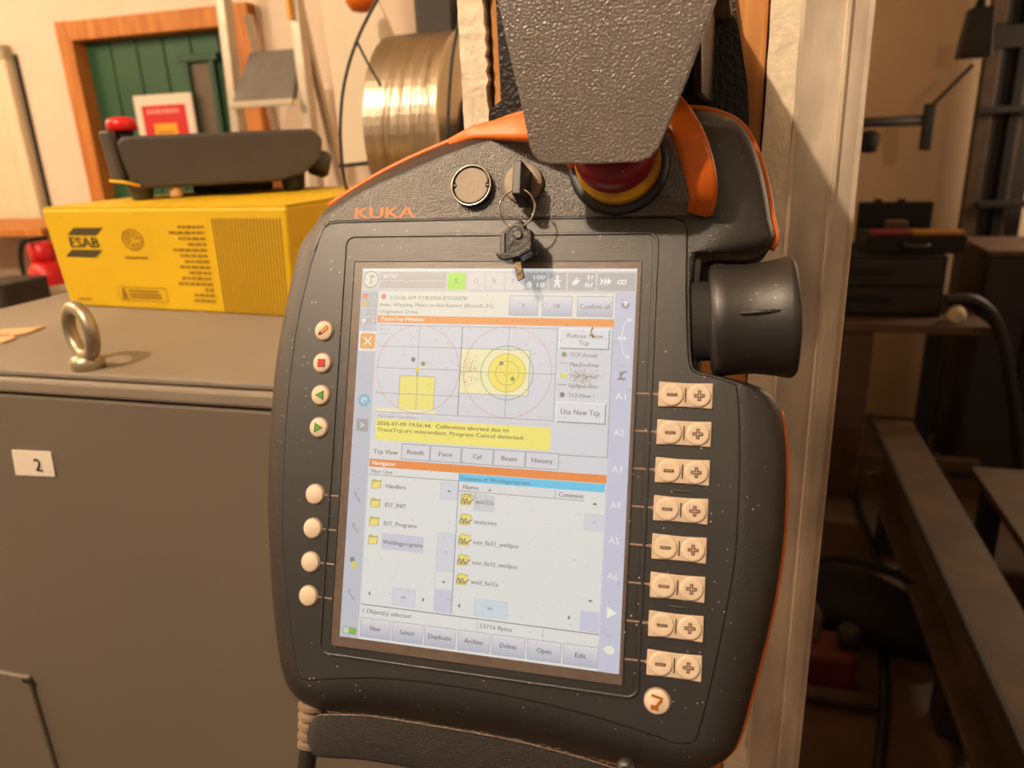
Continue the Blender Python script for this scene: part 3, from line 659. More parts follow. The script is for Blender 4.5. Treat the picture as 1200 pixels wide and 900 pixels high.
# ---- dark machine to the right of the bench with a hose over it
yM = yB + 0.30
m0 = bp(1132, 300, yM)
MX = max(m0.x, b1.x + 0.04)
mach = thing('dark_machine', 'large dark machine cabinet right of the bench, its top worn brown', 'machine', FR(room(MX, yM, 0)))
MB().box((0.75, 0.2, m0.z / 2), (1.5, 0.4, m0.z)).build('cabinet', M['darksteel'], mach, bevel=0.01)
MB().box((0.75, 0.195, m0.z + 0.012), (1.52, 0.43, 0.024)).build('top', M['darkwood'], mach, bevel=0.004)
MB().box((0.62, -0.012, m0.z * 0.62), (0.9, 0.02, m0.z * 0.55)).build('front_panel', M['blackmatte'], mach, bevel=0.006)
hp = [bp(u, v, yB - 0.06) for u, v in ((1108, 352), (1140, 352), (1163, 370), (1175, 400), (1183, 440), (1190, 490), (1196, 560))]
tag(MB().tube(spline([room(p.x, yB - 0.06 , p.z) for p in hp], 6), 0.022, 10).build('black_hose', M['cable']), 'thick black hose drooping past the right end of the bench', 'hose')
# ---- wall mounted T-shaped arm
yA = yr - 0.25
a0, a1 = bp(1005, 144, yA), bp(1088, 141, yA)
arm = thing('wall_arm', 'black T-shaped bracket arm on the far wall of the right room', 'bracket', FR(room(a1.x, yA, (a0.z + a1.z) / 2)))
MB().tube([(a0.x - a1.x - 0.3, 0, 0), (0, 0, 0)], 0.022, 10).build('arm', M['darksteel'], arm)
MB().box((0, 0, -0.03), (0.045, 0.05, 0.20)).build('cross_bar', M['darksteel'], arm, bevel=0.008)
MB().box((a0.x - a1.x - 0.3, 0.12, 0), (0.05, 0.26, 0.12)).build('wall_foot', M['darksteel'], arm, bevel=0.006)
kn = bp(1018, 166, yA)
MB().lathe([(0.01, -0.05), (0.035, -0.045), (0.045, -0.01), (0.045, 0.03), (0.02, 0.05)], o=(kn.x - a1.x, 0, kn.z - (a0.z + a1.z) / 2), n=20).build('hanging_weight', M['blackmatte'], arm)
sr = [bp(u, v, yA + 0.02) for u, v in ((1094, 122), (1140, 76))]
tag(MB().tube([room(p.x, yA + 0.02, p.z) for p in sr], 0.009, 6).build('thin_rod', M['darkwood']), 'thin brown rod slanting up from the T-shaped bracket', 'rod')
# ---- hanging box lamp
yH = yr - 0.9
h0 = bp(1145, 36, yH)
hl = thing('hanging_box', 'dark box hanging by a cord at the upper right', 'control box', FR(room(h0.x, yH, h0.z)))
MB().hexa([(-0.055, -0.04, -0.09), (0.05, -0.04, -0.09), (0.05, 0.04, -0.09), (-0.055, 0.04, -0.09)], [(-0.035, -0.035, 0.075), (0.04, -0.035, 0.075), (0.04, 0.035, 0.075), (-0.035, 0.035, 0.075)]).build('casing', M['darksteel'], hl, bevel=0.008)
MB().tube([(0.002, 0, 0.075), (0.004, 0, 3.0 - h0.z)], 0.008, 8).build('cord', M['cable'], hl)
MB().lathe([(0.02, 0.07), (0.014, 0.10), (0.008, 0.11)], n=16).build('cord_grip', M['blackmatte'], hl)
# ---- rack of upright pipes
yP = yr - 0.20
rk0 = bp(1140, 285, yP)
rack = thing('pipe_rack', 'dark rack of upright steel posts and tubes at the right edge', 'rack', FR(room(rk0.x, yP, 0)))
for k, (u, ww, mm) in enumerate([(1148, 0.06, 'brownsteel'), (1158, 0.04, 'darksteel'), (1168, 0.075, 'darksteel'), (1182, 0.04, 'blackmatte'), (1190, 0.03, 'brownsteel'), (1205, 0.06, 'darksteel')]):
    p = bp(u, 160, yP)
    MB().box((p.x - rk0.x, 0.02 * (k % 3), 1.5), (ww, 0.06, 3.0)).build('post', M[mm], rack, bevel=0.004)
for v in (44, 128, 238):
    p = bp(1180, v, yP)
    MB().box((p.x - rk0.x + 0.02, -0.04, p.z), (0.30, 0.03, 0.09 if v == 44 else 0.03)).build('cross_rail', M['darksteel'], rack, bevel=0.003)
# ---- long steel beam on low feet
ztb = 0.42
e_ = [atz(1062, 500, ztb), atz(1098, 500, ztb), atz(1188, 900, ztb)]
er = [toroom(p) for p in e_]
bxm = toroom(atz(1120, 690, ztb)).x
beam = thing('steel_beam', 'long brown steel beam running across the right room floor', 'beam', FR(room(bxm, 0.6, 0)))
bl_ = 2.35
MB().box((0.055, bl_ / 2, ztb - 0.01), (0.14, bl_, 0.02)).build('top_flange', M['brownsteel'], beam, bevel=0.003)
MB().box((0.055, bl_ / 2, ztb - 0.12), (0.02, bl_, 0.20)).build('web', M['brownsteel'], beam, bevel=0.002)
MB().box((0.055, bl_ / 2, ztb - 0.23), (0.14, bl_, 0.02)).build('bottom_flange', M['brownsteel'], beam, bevel=0.003)
MB().box((-0.022, bl_ / 2, ztb + 0.012), (0.012, bl_, 0.024)).build('guide_strip', M['darksteel'], beam, bevel=0.002)
for y_ in (0.25, 1.2, 2.1): MB().box((0.055, y_, (ztb - 0.24) / 2), (0.10, 0.10, ztb - 0.24)).build('foot', M['darksteel'], beam, bevel=0.004)
# ---- wide brown plate right of the beam
pz = 0.30
pp = toroom(atz(1165, 700, pz))
pltn = thing('low_platform', 'low brown steel platform beside the beam at the right edge', 'platform', FR(room(bxm + 0.30, 1.0, 0)))
MB().box((0.45, 0.9, pz), (0.90, 1.8, 0.03)).build('deck', M['brownsteel'], pltn, bevel=0.004)
for x_, y_ in ((0.05, 0.1), (0.85, 0.1), (0.05, 1.7), (0.85, 1.7)): MB().box((x_, y_, (pz - 0.015) / 2), (0.06, 0.06, pz - 0.015)).build('leg', M['darksteel'], pltn)
# ---- black bag, maroon device, pipe on the floor
g0 = atz(1012, 738, 0.0); gr = toroom(g0)
rings = []
for t, wdt, hh in ((-0.36, 0.02, 0.03), (-0.32, 0.09, 0.09), (-0.17, 0.13, 0.15), (0.0, 0.14, 0.16), (0.15, 0.12, 0.13), (0.25, 0.07, 0.07), (0.28, 0.02, 0.03)):
    ring = []
    for i in range(16):
        a_ = 2 * math.pi * i / 16; rj = 1 + 0.08 * math.sin(3 * a_ + 5 * t)
        ring.append((t, wdt * rj * math.cos(a_), max(0.002, hh / 2 + hh / 2 * rj * math.sin(a_))))
    rings.append(ring)
bg = thing('black_bag', 'slumped black bag lying on the floor of the right room', 'bag', Matrix.Translation(g0) @ Matrix.Rotation(math.radians(-40), 4, 'Z'))
MB().loft(rings).build('body', M['bag'], bg)
MB().tube(spline([(-0.2, 0.02, 0.14), (-0.1, 0.0, 0.22), (0.08, 0.02, 0.21), (0.15, 0.03, 0.13)], 6), 0.012, 8).build('handle', M['bag'], bg)
g1 = atz(975, 800, 0.0)
md = thing('maroon_device', 'small maroon power tool with a grey tube near the metal profile', 'power tool', FR(g1))
MB().box((-0.05, 0, 0.07), (0.20, 0.13, 0.13)).build('casing', M['maroon'], md, bevel=0.02, segs=3)
MB().tube([(-0.12, -0.09, 0.03), (0.10, -0.09, 0.03)], 0.022, 12).build('tube', M['brownsteel'], md)
MB().tube(spline([(-0.06, 0, 0.13), (-0.05, 0.02, 0.20), (-0.09, 0.05, 0.24)], 5), 0.012, 8).build('stub_pipe', M['brownsteel'], md)
MB().lathe([(0.03, 0), (0.03, 0.05), (0.022, 0.06)], o=(0.03, 0.0, 0.13), n=16).build('filler_cap', M['darksteel'], md)
fl = [(1000, 540), (1005, 585), (1020, 630), (1028, 660), (1045, 668), (1075, 662), (1098, 668)]
tag(MB().tube(spline([atz(u, v, 0.012) for u, v in fl], 6), 0.011, 8).build('floor_cable', M['cable']), 'black cable curling over the floor behind the bag', 'cable', 'cables on the right room floor')
fl = [(1032, 720), (1035, 770), (1036, 830), (1030, 900), (1025, 960)]
tag(MB().tube(spline([atz(u, v, 0.012) for u, v in fl], 6), 0.014, 8).build('floor_cable', M['cable']), 'black cable running from the bag towards the camera beside the maroon tool', 'cable', 'cables on the right room floor')
fl = [(1118, 700), (1124, 780), (1124, 850), (1124, 920)]
tag(MB().tube(spline([atz(u, v, 0.012) for u, v in fl], 6), 0.010, 8).build('floor_cable', M['cable']), 'thin dark cable on the floor just left of the steel beam', 'cable', 'cables on the right room floor')

# ================================================================ the teach pendant (millimetres in its own frame)
K = 0.001
pend = thing('teach_pendant', 'large dark robot teach pendant with lit touch screen and orange trim, hanging in the holder', 'teach pendant', PMAT)
PAIRS = [((-27, 8), (-43, 14)), ((-24, 18), (-36, 25)), ((-19, 27), (-29, 35)), ((-1, 38), (-5, 49.4)), ((20, 46.5), (16, 59)), ((40, 54), (36, 66.5)), ((56, 58.5), (54, 73)), ((79, 61), (72, 78)), ((100, 62), (100, 80)), ((125, 62), (125, 79)), ((138, 60), (143.6, 76.5)), ((148, 56), (156.6, 74)), ((154, 50), (168, 68)), ((157, 42), (175.3, 56)), ((158, 32), (180, 41)), ((158, 22), (183, 25.6)),
 ((157, 13), (184.5, 15)), ((153, 8), (175.3, 8)), ((150, 6.5), (157, 7)), ((149.5, 0), (154, 0)), ((150.5, -20), (154, -20)), ((152, -38), (154, -40)), ((154, -42.8), (158, -43)), ((160, -44.5), (167, -44.5)), ((168.6, -46.8), (182, -48.5)), ((171.7, -50), (188.6, -55.3)), ((173.5, -70), (191.8, -68)), ((174, -92), (193, -86)), ((173.6, -118), (192.6, -114)), ((170.8, -141), (189.2, -143)), ((166.5, -168), (183.4, -172)), ((162, -190), (178.4, -194)), ((159, -195), (174, -203)), ((152, -196.5), (165, -210)), ((145, -195), (150, -215)),
 ((117, -190.6), (118, -213)), ((88, -188), (88, -211)), ((57, -187), (57, -210)), ((24, -188), (24, -210)), ((2, -191), (2, -211)), ((-17, -194), (-15, -211)), ((-21, -191), (-27.6, -206)), ((-24, -180), (-35.3, -197)), ((-28, -163), (-42, -174)), ((-32.6, -137), (-47.4, -145)), ((-34.8, -117), (-51.5, -112)), ((-36, -77), (-52.7, -77)), ((-35, -45), (-51.9, -43)), ((-32.6, -21.6), (-47.9, -12))]
SUB = 4
INN = [(p.x, p.y) for p in spline([(a[0], a[1], 0) for a, b in PAIRS], SUB, True)]
OUT = [(p.x, p.y) for p in spline([(b[0], b[1], 0) for a, b in PAIRS], SUB, True)]
NP = len(INN)
def mixr(t, z): return [(a[0] + (b[0] - a[0]) * t, a[1] + (b[1] - a[1]) * t, z) for a, b in zip(INN, OUT)]
ZO = -16.0
# flat chamfer along the top left and left edges, full round elsewhere
WR = []
for i in range(NP):
    s_ = i / SUB
    WR.append(1.0 if 12 < s_ < 41 else (max(0.0, (s_ - 9) / 3) if 9 < s_ <= 12 else (1 - (s_ - 41) / 3 * 0.35 if 41 <= s_ < 44 else (0.65 if s_ >= 44 else 0.65 * max(0.0, 1 - s_ / 3)))))
def mixw(f):
    a_ = math.radians(90 * f); out = []
    for (p, q, w) in zip(INN, OUT, WR):
        t = f + (math.sin(a_) - f) * w; z = ZO * (f + (1 - math.cos(a_) - f) * w)
        out.append((p[0] + (q[0] - p[0]) * t, p[1] + (q[1] - p[1]) * t, z))
    return out
rings = [mixr(0, 0.0)] + [mixw(k / 7) for k in range(1, 8)]
rings.append(mixr(1.0, ZO - 1.0))
hb = MB(K)
hb.loft(rings[::-1], cap0=False, cap1=True)
hb.build('front_shell', M['plastic'], pend)
cxm, cym = 70, -66
def scl(r, s, z): return [(cxm + (p[0] - cxm) * s, cym + (p[1] - cym) * s, z) for p in r]
bk = MB(K); bk.loft([scl(OUT, 0.88, -48), scl(OUT, 0.95, -44), scl(OUT, 0.985, -34), scl(OUT, 1.0, ZO - 4)], cap1=True)
bk.build('back_shell', M['black'], pend)
tr = MB(K)
sel = list(range(2 * SUB, 16 * SUB + 2)), list(range(25 * SUB + 1, 35 * SUB))
for idx, ob in zip(sel, (1.9, 1.1)):
    R1 = []
    for i in idx:
        p = Vector(OUT[i]); t = (Vector(OUT[(i + 1) % NP]) - Vector(OUT[i - 1])).normalized(); n = Vector((-t.y, t.x))
        R1.append([(p.x + n.x * o, p.y + n.y * o, z) for o, z in ((-1.0, ZO + 0.8), (ob - 0.7, ZO + 1.0), (ob, ZO), (ob, ZO - 2.8), (ob - 1.1, ZO - 3.8), (-1.0, ZO - 3.8))])
    tr.loft(R1, closed=True, smooth=True)
tr.build('orange_trim', M['orange'], pend)
# ---- top panel (rough grey) and front membrane panel
def inset(poly, d):
    n = len(poly); out = []
    for i in range(n):
        a, b, c = Vector(poly[i - 1]), Vector(poly[i]), Vector(poly[(i + 1) % n])
        t = (c - a).normalized(); out.append((b.x + t.y * d, b.y - t.x * d))
    return out
I2 = inset(INN, 0.9)                           # the outline runs clockwise
lowpts = [p for i, p in enumerate(I2) if p[1] < 4.0 or (p[1] < 9 and p[0] < 0)]
i_first = next(i for i in range(NP) if I2[i][1] < 5.0 and I2[i][0] > 140)
low = [I2[i % NP] for i in range(i_first, i_first + NP) if I2[i % NP][1] < 5.0]
top_arc = [(-25.2, 9), (-23.3, 16), (-21.6, 19.5), (-18.2, 21.6), (-14, 22.0), (55, 22.4), (138, 22.0), (143.5, 21.6), (146.6, 20), (148, 16.5), (148.4, 9)]
panel = low + top_arc
MB(K).prism(panel[::-1], -1.0, 0.45).build('membrane_panel', M['plastic_face'], pend, bevel=0.00035, segs=2)
sm = MB(K); po = inset(panel, -0.55)
sm.ringprism(po, panel, -0.8, 0.06); sm.build('panel_seam', M['seam'], pend)
up = [p for p in I2 if p[1] > 9.0]
i1 = next(i for i in range(NP) if I2[i][1] > 9.5 and I2[i - 1][1] <= 9.5 and I2[i][0] < 0)
upr = []
i = i1
while I2[i % NP][1] > (9.5 if I2[i % NP][0] < 100 else 24.0): upr.append(I2[i % NP]); i += 1
upper = upr + [(146.0, 23.2), (138, 23.2), (55, 23.6), (-14, 23.2), (-19, 22.8), (-22.8, 20.2), (-24.6, 16.3), (-26.0, 10)]
MB(K).prism(upper[::-1], -0.5, 0.30).build('top_panel', M['plastic_top'], pend, bevel=0.0003)
# ---- screen: raised ridge, border, picture
MB(K).ringprism(rrect(-10.5, -180.6, 136.8, 16.2, 5), rrect(-9.2, -179.3, 135.5, 14.9, 4), 0.3, 1.0).build('screen_ridge', M['plastic_face'], pend, bevel=0.0003)
MB(K).prism(rrect(-8.2, -178.0, 134.4, 13.8, 3.5), 0.3, 0.62).build('screen_bezel', M['plastic_face'], pend, bevel=0.0001)
scr = MB(K).prism(rrect(-4.4, -175.3, 129.6, 3.3, 0.6), 0.3, 0.75).build('screen', M['lcdframe'], pend)
MB(K).ringprism(rrect(-4.9, -175.8, 130.1, 3.8, 0.8), rrect(-4.4, -175.3, 129.6, 3.3, 0.6), 0.3, 1.15).build('screen_rim', M['plastic_face'], pend)
E_ = bpy.data.materials.new('lit_display'); E_.use_nodes = True
nt = E_.node_tree; b = nt.nodes['Principled BSDF']; at = nt.nodes.new('ShaderNodeVertexColor'); at.layer_name = 'col'
b.inputs['Base Color'].default_value = (0.06, 0.058, 0.055, 1); b.inputs['Roughness'].default_value = 0.42; b.inputs['Specular IOR Level'].default_value = 0.75
nt.links.new(at.outputs['Color'], b.inputs['Emission Color']); b.inputs['Emission Strength'].default_value = 0.78
ui = MB(K)
def C(*c): return lin(c)
ZL = [0.80]
def R_(x0, y0, x1, y1, c, z=None):
    z = ZL[0] if z is None else z
    ui.add([(x0, y1, z), (x1, y1, z), (x1, y0, z), (x0, y0, z)], [(0, 1, 2, 3)], 0, C(*c))
def LN(x0, y0, x1, y1, c, w=0.25, z=0.90):
    d = Vector((x1 - x0, y1 - y0)); n = Vector((-d.y, d.x)).normalized() * w / 2
    ui.add([(x0 - n.x, y0 - n.y, z), (x1 - n.x, y1 - n.y, z), (x1 + n.x, y1 + n.y, z), (x0 + n.x, y0 + n.y, z)], [(0, 1, 2, 3)], 0, C(*c))
def DISC(x, y, r, c, z=0.91, n=24): ui.add([(p[0], p[1], z) for p in circ(x, y, r, n)], [list(range(n))], 0, C(*c))
def RINGU(x, y, r, c, w=0.25, z=0.91, n=64, clip=None):
    for i in range(n):
        a, b2 = 2 * math.pi * i / n, 2 * math.pi * (i + 1) / n
        P_ = [(x + q * math.cos(t), y + q * math.sin(t)) for q, t in ((r - w / 2, a), (r + w / 2, a), (r + w / 2, b2), (r - w / 2, b2))]
        if clip and (min(p[0] for p in P_) < clip[0] or max(p[0] for p in P_) > clip[1]): continue
        ui.add([(p[0], p[1], z) for p in P_], [(0, 1, 2, 3)], 0, C(*c))
def POLY(pts, c, z=0.92): ui.add([(p[0], p[1], z) for p in pts], [list(range(len(pts)))], 0, C(*c))
tx = MB(K)
def T(s, x, y, h=1.6, w=None, c=(96, 96, 98), z=0.96, bold=0.06): put_text(tx, s, x, y, h, w, z, 0, C(*c), bold=bold)
def BTN(x0, y0, x1, y1, s=None, tw=None, h=1.9, top=(222, 222, 226), bot=(182, 188, 204), tc=(104, 104, 108)):
    R_(x0 - 0.25, y0 + 0.25, x1 + 0.25, y1 - 0.25, (160, 160, 166), 0.88)
    n = 6
    for k in range(n):
        f = k / (n - 1); R_(x0, y0 + (y1 - y0) * k / n, x1, y0 + (y1 - y0) * (k + 1) / n, tuple(top[j] + (bot[j] - top[j]) * f for j in range(3)), 0.89)
    if s: T(s, (x0 + x1) / 2 - (tw or 6) / 2, (y0 + y1) / 2 - h / 2, h, tw, tc)
GR, WH = (214, 216, 224), (226, 228, 226)
R_(0, 0, 128.2, -171.0, (212, 214, 220), 0.80)
R_(0, 0, 128.2, -1.2, (232, 232, 232), 0.82)
# status bar
R_(0.0, -1.2, 128.0, -10.6, (206, 202, 200), 0.82)
DISC(4.6, -5.2, 4.0, (150, 148, 142)); DISC(4.6, -5.2, 3.5, (226, 222, 206), 0.92); POLY([(3.6, -3.2), (6.4, -3.4), (6.0, -4.4), (5.0, -4.4), (5.4, -7.2), (3.8, -7.4), (4.6, -6.2), (4.4, -4.4)], (170, 160, 130), 0.93)
R_(9.2, -1.8, 42.0, -5.5, (186, 180, 176), 0.84); R_(9.2, -6.0, 42.0, -9.2, (186, 180, 176), 0.84)
T('407307', 10.6, -4.6, 1.9, 7.5, (232, 230, 226))
R_(42.8, -1.9, 51.2, -9.6, (160, 226, 60), 0.86); T('S', 45.9, -6.7, 2.0, 1.8, (110, 170, 50))
for x0, x1, s in ((52.2, 60.2, 'O'), (61.2, 69.2, 'R'), (70.2, 78.0, 'II')): R_(x0, -1.9, x1, -9.6, (218, 214, 210), 0.84); T(s, (x0 + x1) / 2 - 1.0, -6.6, 2.0, None, (176, 172, 170))
for x0, x1 in ((79.0, 89.0), (89.8, 97.6), (98.4, 110.4), (111.4, 127.7)): R_(x0, -1.9, x1, -9.7, (176, 174, 174), 0.84)
T('100', 83.0, -4.9, 1.9, 5.0, (240, 240, 236), bold=0.12); T('10', 84.6, -8.3, 1.9, 3.4, (240, 240, 236), bold=0.12)
POLY([(79.8, -6.6), (81.0, -5.6), (82.4, -6.8), (82.0, -8.4), (80.2, -8.4)], (240, 240, 236)); 
DISC(93.6, -3.7, 0.65, (242, 242, 240)); POLY([(93.1, -4.4), (94.2, -4.4), (94.4, -6.2), (95.2, -8.2), (94.4, -8.4), (93.6, -6.8), (92.8, -8.4), (92.0, -8.2), (92.9, -6.2)], (242, 242, 240)); POLY([(92.0, -5.2), (95.2, -5.2), (95.2, -5.8), (92.0, -5.8)], (242, 242, 240))
POLY([(100.0, -6.6), (101.4, -5.0), (102.2, -3.8), (102.8, -4.2), (102.4, -5.2), (103.4, -4.8), (103.6, -5.6), (102.0, -7.2), (100.8, -7.6)], (240, 240, 236))
T('T?', 106.4, -4.8, 1.8, 3.0, (240, 240, 236), bold=0.12); T('B?', 106.2, -8.2, 1.8, 3.2, (240, 240, 236), bold=0.12)
for k in range(3): POLY([(112.4 + 1.6 * k, -3.9), (114.2 + 1.6 * k, -5.7), (112.4 + 1.6 * k, -7.5), (112.9 + 1.6 * k, -5.7)], (244, 244, 240))
LN(115.9, -4.0, 115.9, -7.4, (244, 244, 240), 0.4)
RINGU(121.0, -5.9, 0.85, (244, 244, 240), 0.5, 0.93, 20); RINGU(122.8, -5.9, 0.85, (244, 244, 240), 0.5, 0.93, 20)
# left and right columns
R_(0, -10.6, 9.0, -171.0, (188, 194, 206), 0.82); R_(119.4, -10.6, 128.2, -171.0, (196, 200, 220), 0.82)
for y, c, s in ((-11.6, (222, 120, 80), '2'), (-15.1, (228, 186, 40), '1'), (-19.2, (180, 200, 210), '1'), (-23.2, (226, 226, 224), '0')):
    R_(0.3, y, 8.5, y - 3.0, (180, 178, 178), 0.84); DISC(2.2, y - 1.5, 1.2, c); T(s, 6.4, y - 2.3, 1.5, None, (228, 228, 226))
R_(0.4, -29.6, 9.0, -39.0, (230, 230, 232), 0.84); POLY(rrect(1.1, -37.9, 8.7, -30.6, 1.2), (238, 160, 70), 0.86)
LN(3.0, -32.4, 6.8, -36.2, (244, 240, 232), 0.6); LN(6.8, -32.4, 3.0, -36.2, (244, 240, 232), 0.6)
for k in range(10): a_ = k * math.pi / 5; DISC(4.9 + 2.5 * math.cos(a_), -61.9 + 2.5 * math.sin(a_), 0.7, (110, 180, 206), 0.905, 10)
DISC(4.9, -61.9, 2.5, (110, 186, 214)); DISC(4.9, -61.9, 1.4, (206, 226, 232), 0.92); DISC(5.1, -62.2, 0.7, (110, 180, 210), 0.93)
R_(1.8, -70.6, 7.6, -76.4, (158, 158, 160), 0.86); POLY([(3.4, -71.8), (6.4, -73.4), (3.6, -75.2), (4.2, -73.5)], (206, 206, 206))
for y in (-107, -121, -151.6): POLY([(2.6, y + 2.2), (4.6, y + 2.6), (4.0, y + 0.6), (5.8, y - 0.8), (6.6, y - 2.6), (5.6, y - 2.2), (3.6, y), (3.0, y + 0.6)], (164, 168, 176))
DISC(4.0, -135.6, 1.3, (130, 126, 130)); DISC(5.0, -138.0, 1.7, (216, 206, 110), 0.92)
R_(1.4, -166.4, 8.2, -169.4, (130, 150, 110), 0.84); R_(1.7, -166.7, 4.4, -169.1, (206, 214, 196), 0.86); R_(4.4, -166.7, 7.9, -169.1, (116, 190, 40), 0.86)
DISC(123.9, -15.6, 1.8, (150, 150, 152)); POLY([(122.4, -14.6), (123.9, -13.8), (125.4, -14.6), (124.4, -15.4), (124.2, -16.4), (123.4, -16.2), (123.4, -15.2)], (232, 232, 232))
arc = [(125.6 - 2.7 * math.cos(t), -30.2 + 8.2 * math.sin(t)) for t in [math.radians(-85 + 170 * i / 16) for i in range(17)]]
for a, b2 in zip(arc, arc[1:]): LN(a[0], a[1], b2[0], b2[1], (236, 236, 240), 0.35)
POLY([(124.6, -21.9), (126.6, -21.4), (126.0, -23.4)], (236, 236, 240)); POLY([(124.6, -38.5), (126.6, -39.0), (126.0, -37.0)], (236, 236, 240)); POLY([(120.8, -30.2), (122.4, -31.2), (122.4, -29.2)], (236, 236, 240)); POLY([(125.2, -30.2), (123.6, -31.2), (123.6, -29.2)], (236, 236, 240)); LN(121.8, -30.2, 124.4, -30.2, (236, 236, 240), 0.4)
POLY([(121.6, -47.9), (125.6, -48.2), (125.0, -47.0), (123.4, -46.9), (124.4, -45.2), (125.6, -44.6), (123.2, -44.4), (122.4, -45.4), (122.8, -46.6)], (140, 136, 140)); LN(123.6, -44.6, 126.0, -44.3, (140, 136, 140), 0.5)
LN(119.6, -42.4, 128, -42.4, (176, 178, 190), 0.15)
for k, y in enumerate((-56.3, -71.8, -87.2, -102.4, -117.4, -132.4)): T('A%d' % (k + 1), 121.4, y, 2.7, 4.4, (236, 236, 240))
POLY([(122.0, -143.6), (126.2, -146.1), (122.0, -148.6)], (244, 246, 226)); DISC(124.0, -161.6, 1.9, (236, 240, 214)); POLY([(120.8, -161.4), (123.0, -159.8), (123.0, -163.0)], (236, 240, 214)); RINGU(123.2, -155.8, 0.9, (176, 180, 196), 0.3)
# message window
R_(9.0, -10.8, 119.3, -21.9, (228, 226, 212), 0.83)
DISC(11.6, -13.2, 1.3, (222, 120, 110)); G1 = (150, 146, 138)
T('3:52:26 AM 7/18/2026 KSS26078', 14.8, -14.5, 1.7, 37.5, G1, bold=0.03); T('Ackn. Warning: Mains on-line battery (B)used(..01)', 9.8, -17.8, 1.7, 55, G1, bold=0.03); T('Originator: Drive', 10.0, -21.0, 1.6, 19, G1, bold=0.03)
BTN(72.6, -12.4, 85.4, -20.9, '?', 1.2, tc=(140, 140, 142)); BTN(87.6, -12.4, 100.5, -20.9, 'OK', 3.2, tc=(140, 140, 142)); BTN(103.2, -12.4, 118.2, -20.9, 'Confirm all', 13.0, 2.0, tc=(140, 140, 144))
# monitor window
R_(9.2, -22.1, 119.4, -25.4, (240, 148, 62), 0.85); T('TraceTcp Monitor', 10.9, -24.5, 1.7, 22.0, (250, 240, 226), bold=0.1)
R_(9.4, -25.4, 119.2, -88.6, GR, 0.83)
DK = (134, 136, 140)
R_(51.1, -36.5, 83.0, -56.7, (242, 236, 184), 0.85)
DISC(72.9, -46.8, 8.5, (244, 228, 92), 0.87, 40)
R_(22.2, -49.8, 39.3, -64.9, (242, 230, 120), 0.86)
R_(10.8, -65.1, 40.9, -66.8, (240, 232, 190), 0.855)
for a in ((10.0, -26.6, 94.8, -26.6), (10.4, -36.4, 51.1, -36.4), (10.4, -46.5, 51.1, -46.4), (10.4, -58.2, 51.1, -58.2), (10.6, -66.9, 94.9, -66.9), (30.4, -26.6, 30.9, -65.2), (73.0, -26.0, 73.0, -66.8), (51.1, -46.8, 94.8, -46.6), (94.8, -26.0, 94.9, -67.3), (51.1, -36.5, 83.0, -36.4), (51.1, -56.7, 83.2, -56.7), (83.0, -36.4, 83.1, -56.7), (22.2, -49.8, 39.3, -49.8), (22.2, -49.8, 22.2, -64.9), (39.3, -49.8, 39.3, -64.9)): LN(*a, DK, 0.22)
LN(51.1, -26.6, 51.1, -66.9, (104, 106, 110), 0.35)
PK = (226, 158, 152)
RINGU(30.6, -46.6, 20.1, PK, 0.28); RINGU(72.9, -46.4, 20.3, PK, 0.28, clip=(51.2, 94.6)); RINGU(72.9, -46.8, 12.0, (116, 150, 110), 0.3); RINGU(72.9, -46.8, 8.5, (180, 150, 90), 0.22); RINGU(73.1, -46.9, 5.3, (170, 150, 80), 0.22)
DISC(28.2, -42.2, 1.05, (112, 110, 108)); DISC(33.1, -44.0, 1.05, (110, 150, 66)); DISC(30.6, -46.8, 1.1, (236, 214, 40)); R_(30.2, -47.8, 31.0, -49.6, (150, 148, 140), 0.9)
DISC(70.2, -42.6, 1.0, (136, 122, 96), 0.94); DISC(75.7, -49.4, 1.0, (120, 156, 50), 0.94); DISC(72.7, -47.0, 1.1, (240, 206, 20), 0.94)
T('No. 0', 10.6, -29.2, 1.3, 5.0, (170, 168, 166), bold=0); T('mm', 10.8, -31.2, 1.2, 4.0, (176, 174, 172), bold=0)
def RAISED(x0, y0, x1, y1):
    R_(x0, y0, x1, y1, (240, 240, 242), 0.86); R_(x0 + 0.5, y0 - 0.5, x1, y1, (140, 142, 148), 0.865); R_(x0 + 0.5, y0 - 0.5, x1 - 0.5, y1 + 0.5, (222, 224, 230), 0.87)
RAISED(95.6, -26.2, 117.8, -35.4); RAISED(95.8, -58.3, 117.7, -67.5)
T('Refuse New', 99.3, -30.5, 2.0, 15.7, (150, 148, 148)); T('Tcp', 104.4, -33.5, 2.0, 4.6, (150, 148, 148)); T('Use New Tcp', 98.1, -63.8, 2.3, 16.9, (120, 120, 124))
for y, c, s, w in ((-37.8, (130, 160, 104), 'TCP-Actual', 11.6), (-42.0, None, 'MaxToolDev', 12.8), (-47.0, (236, 224, 40), 'TCP-Saved', 12.0), (-51.2, None, 'UpdateLimits', 12.5), (-55.4, (120, 118, 122), 'TCP-New', 9.8)):
    if c: DISC(98.3, y, 1.15, c)
    T(s, 101.0, y - 0.9, 1.7, w, (140, 140, 142))
LN(96.2, -41.6, 100.1, -41.6, (226, 140, 146), 0.35); LN(96.1, -51.0, 100.0, -51.0, (110, 150, 110), 0.35)
T('Message / Question', 12.4, -69.4, 1.3, 19.0, (150, 148, 146), bold=0)
LN(31.6, -69.0, 94.0, -69.0, (200, 202, 206), 0.2)
R_(11.6, -70.0, 94.0, -80.0, (246, 234, 112), 0.86)
YT = (104, 98, 60)
T('2026-07-09 19:56:44.  Calibration aborted due to', 12.2, -73.0, 1.7, 63.0, YT); T('TraceTcp.src misconduct. Program Cancel detected.', 12.4, -75.9, 1.7, 70.0, YT)
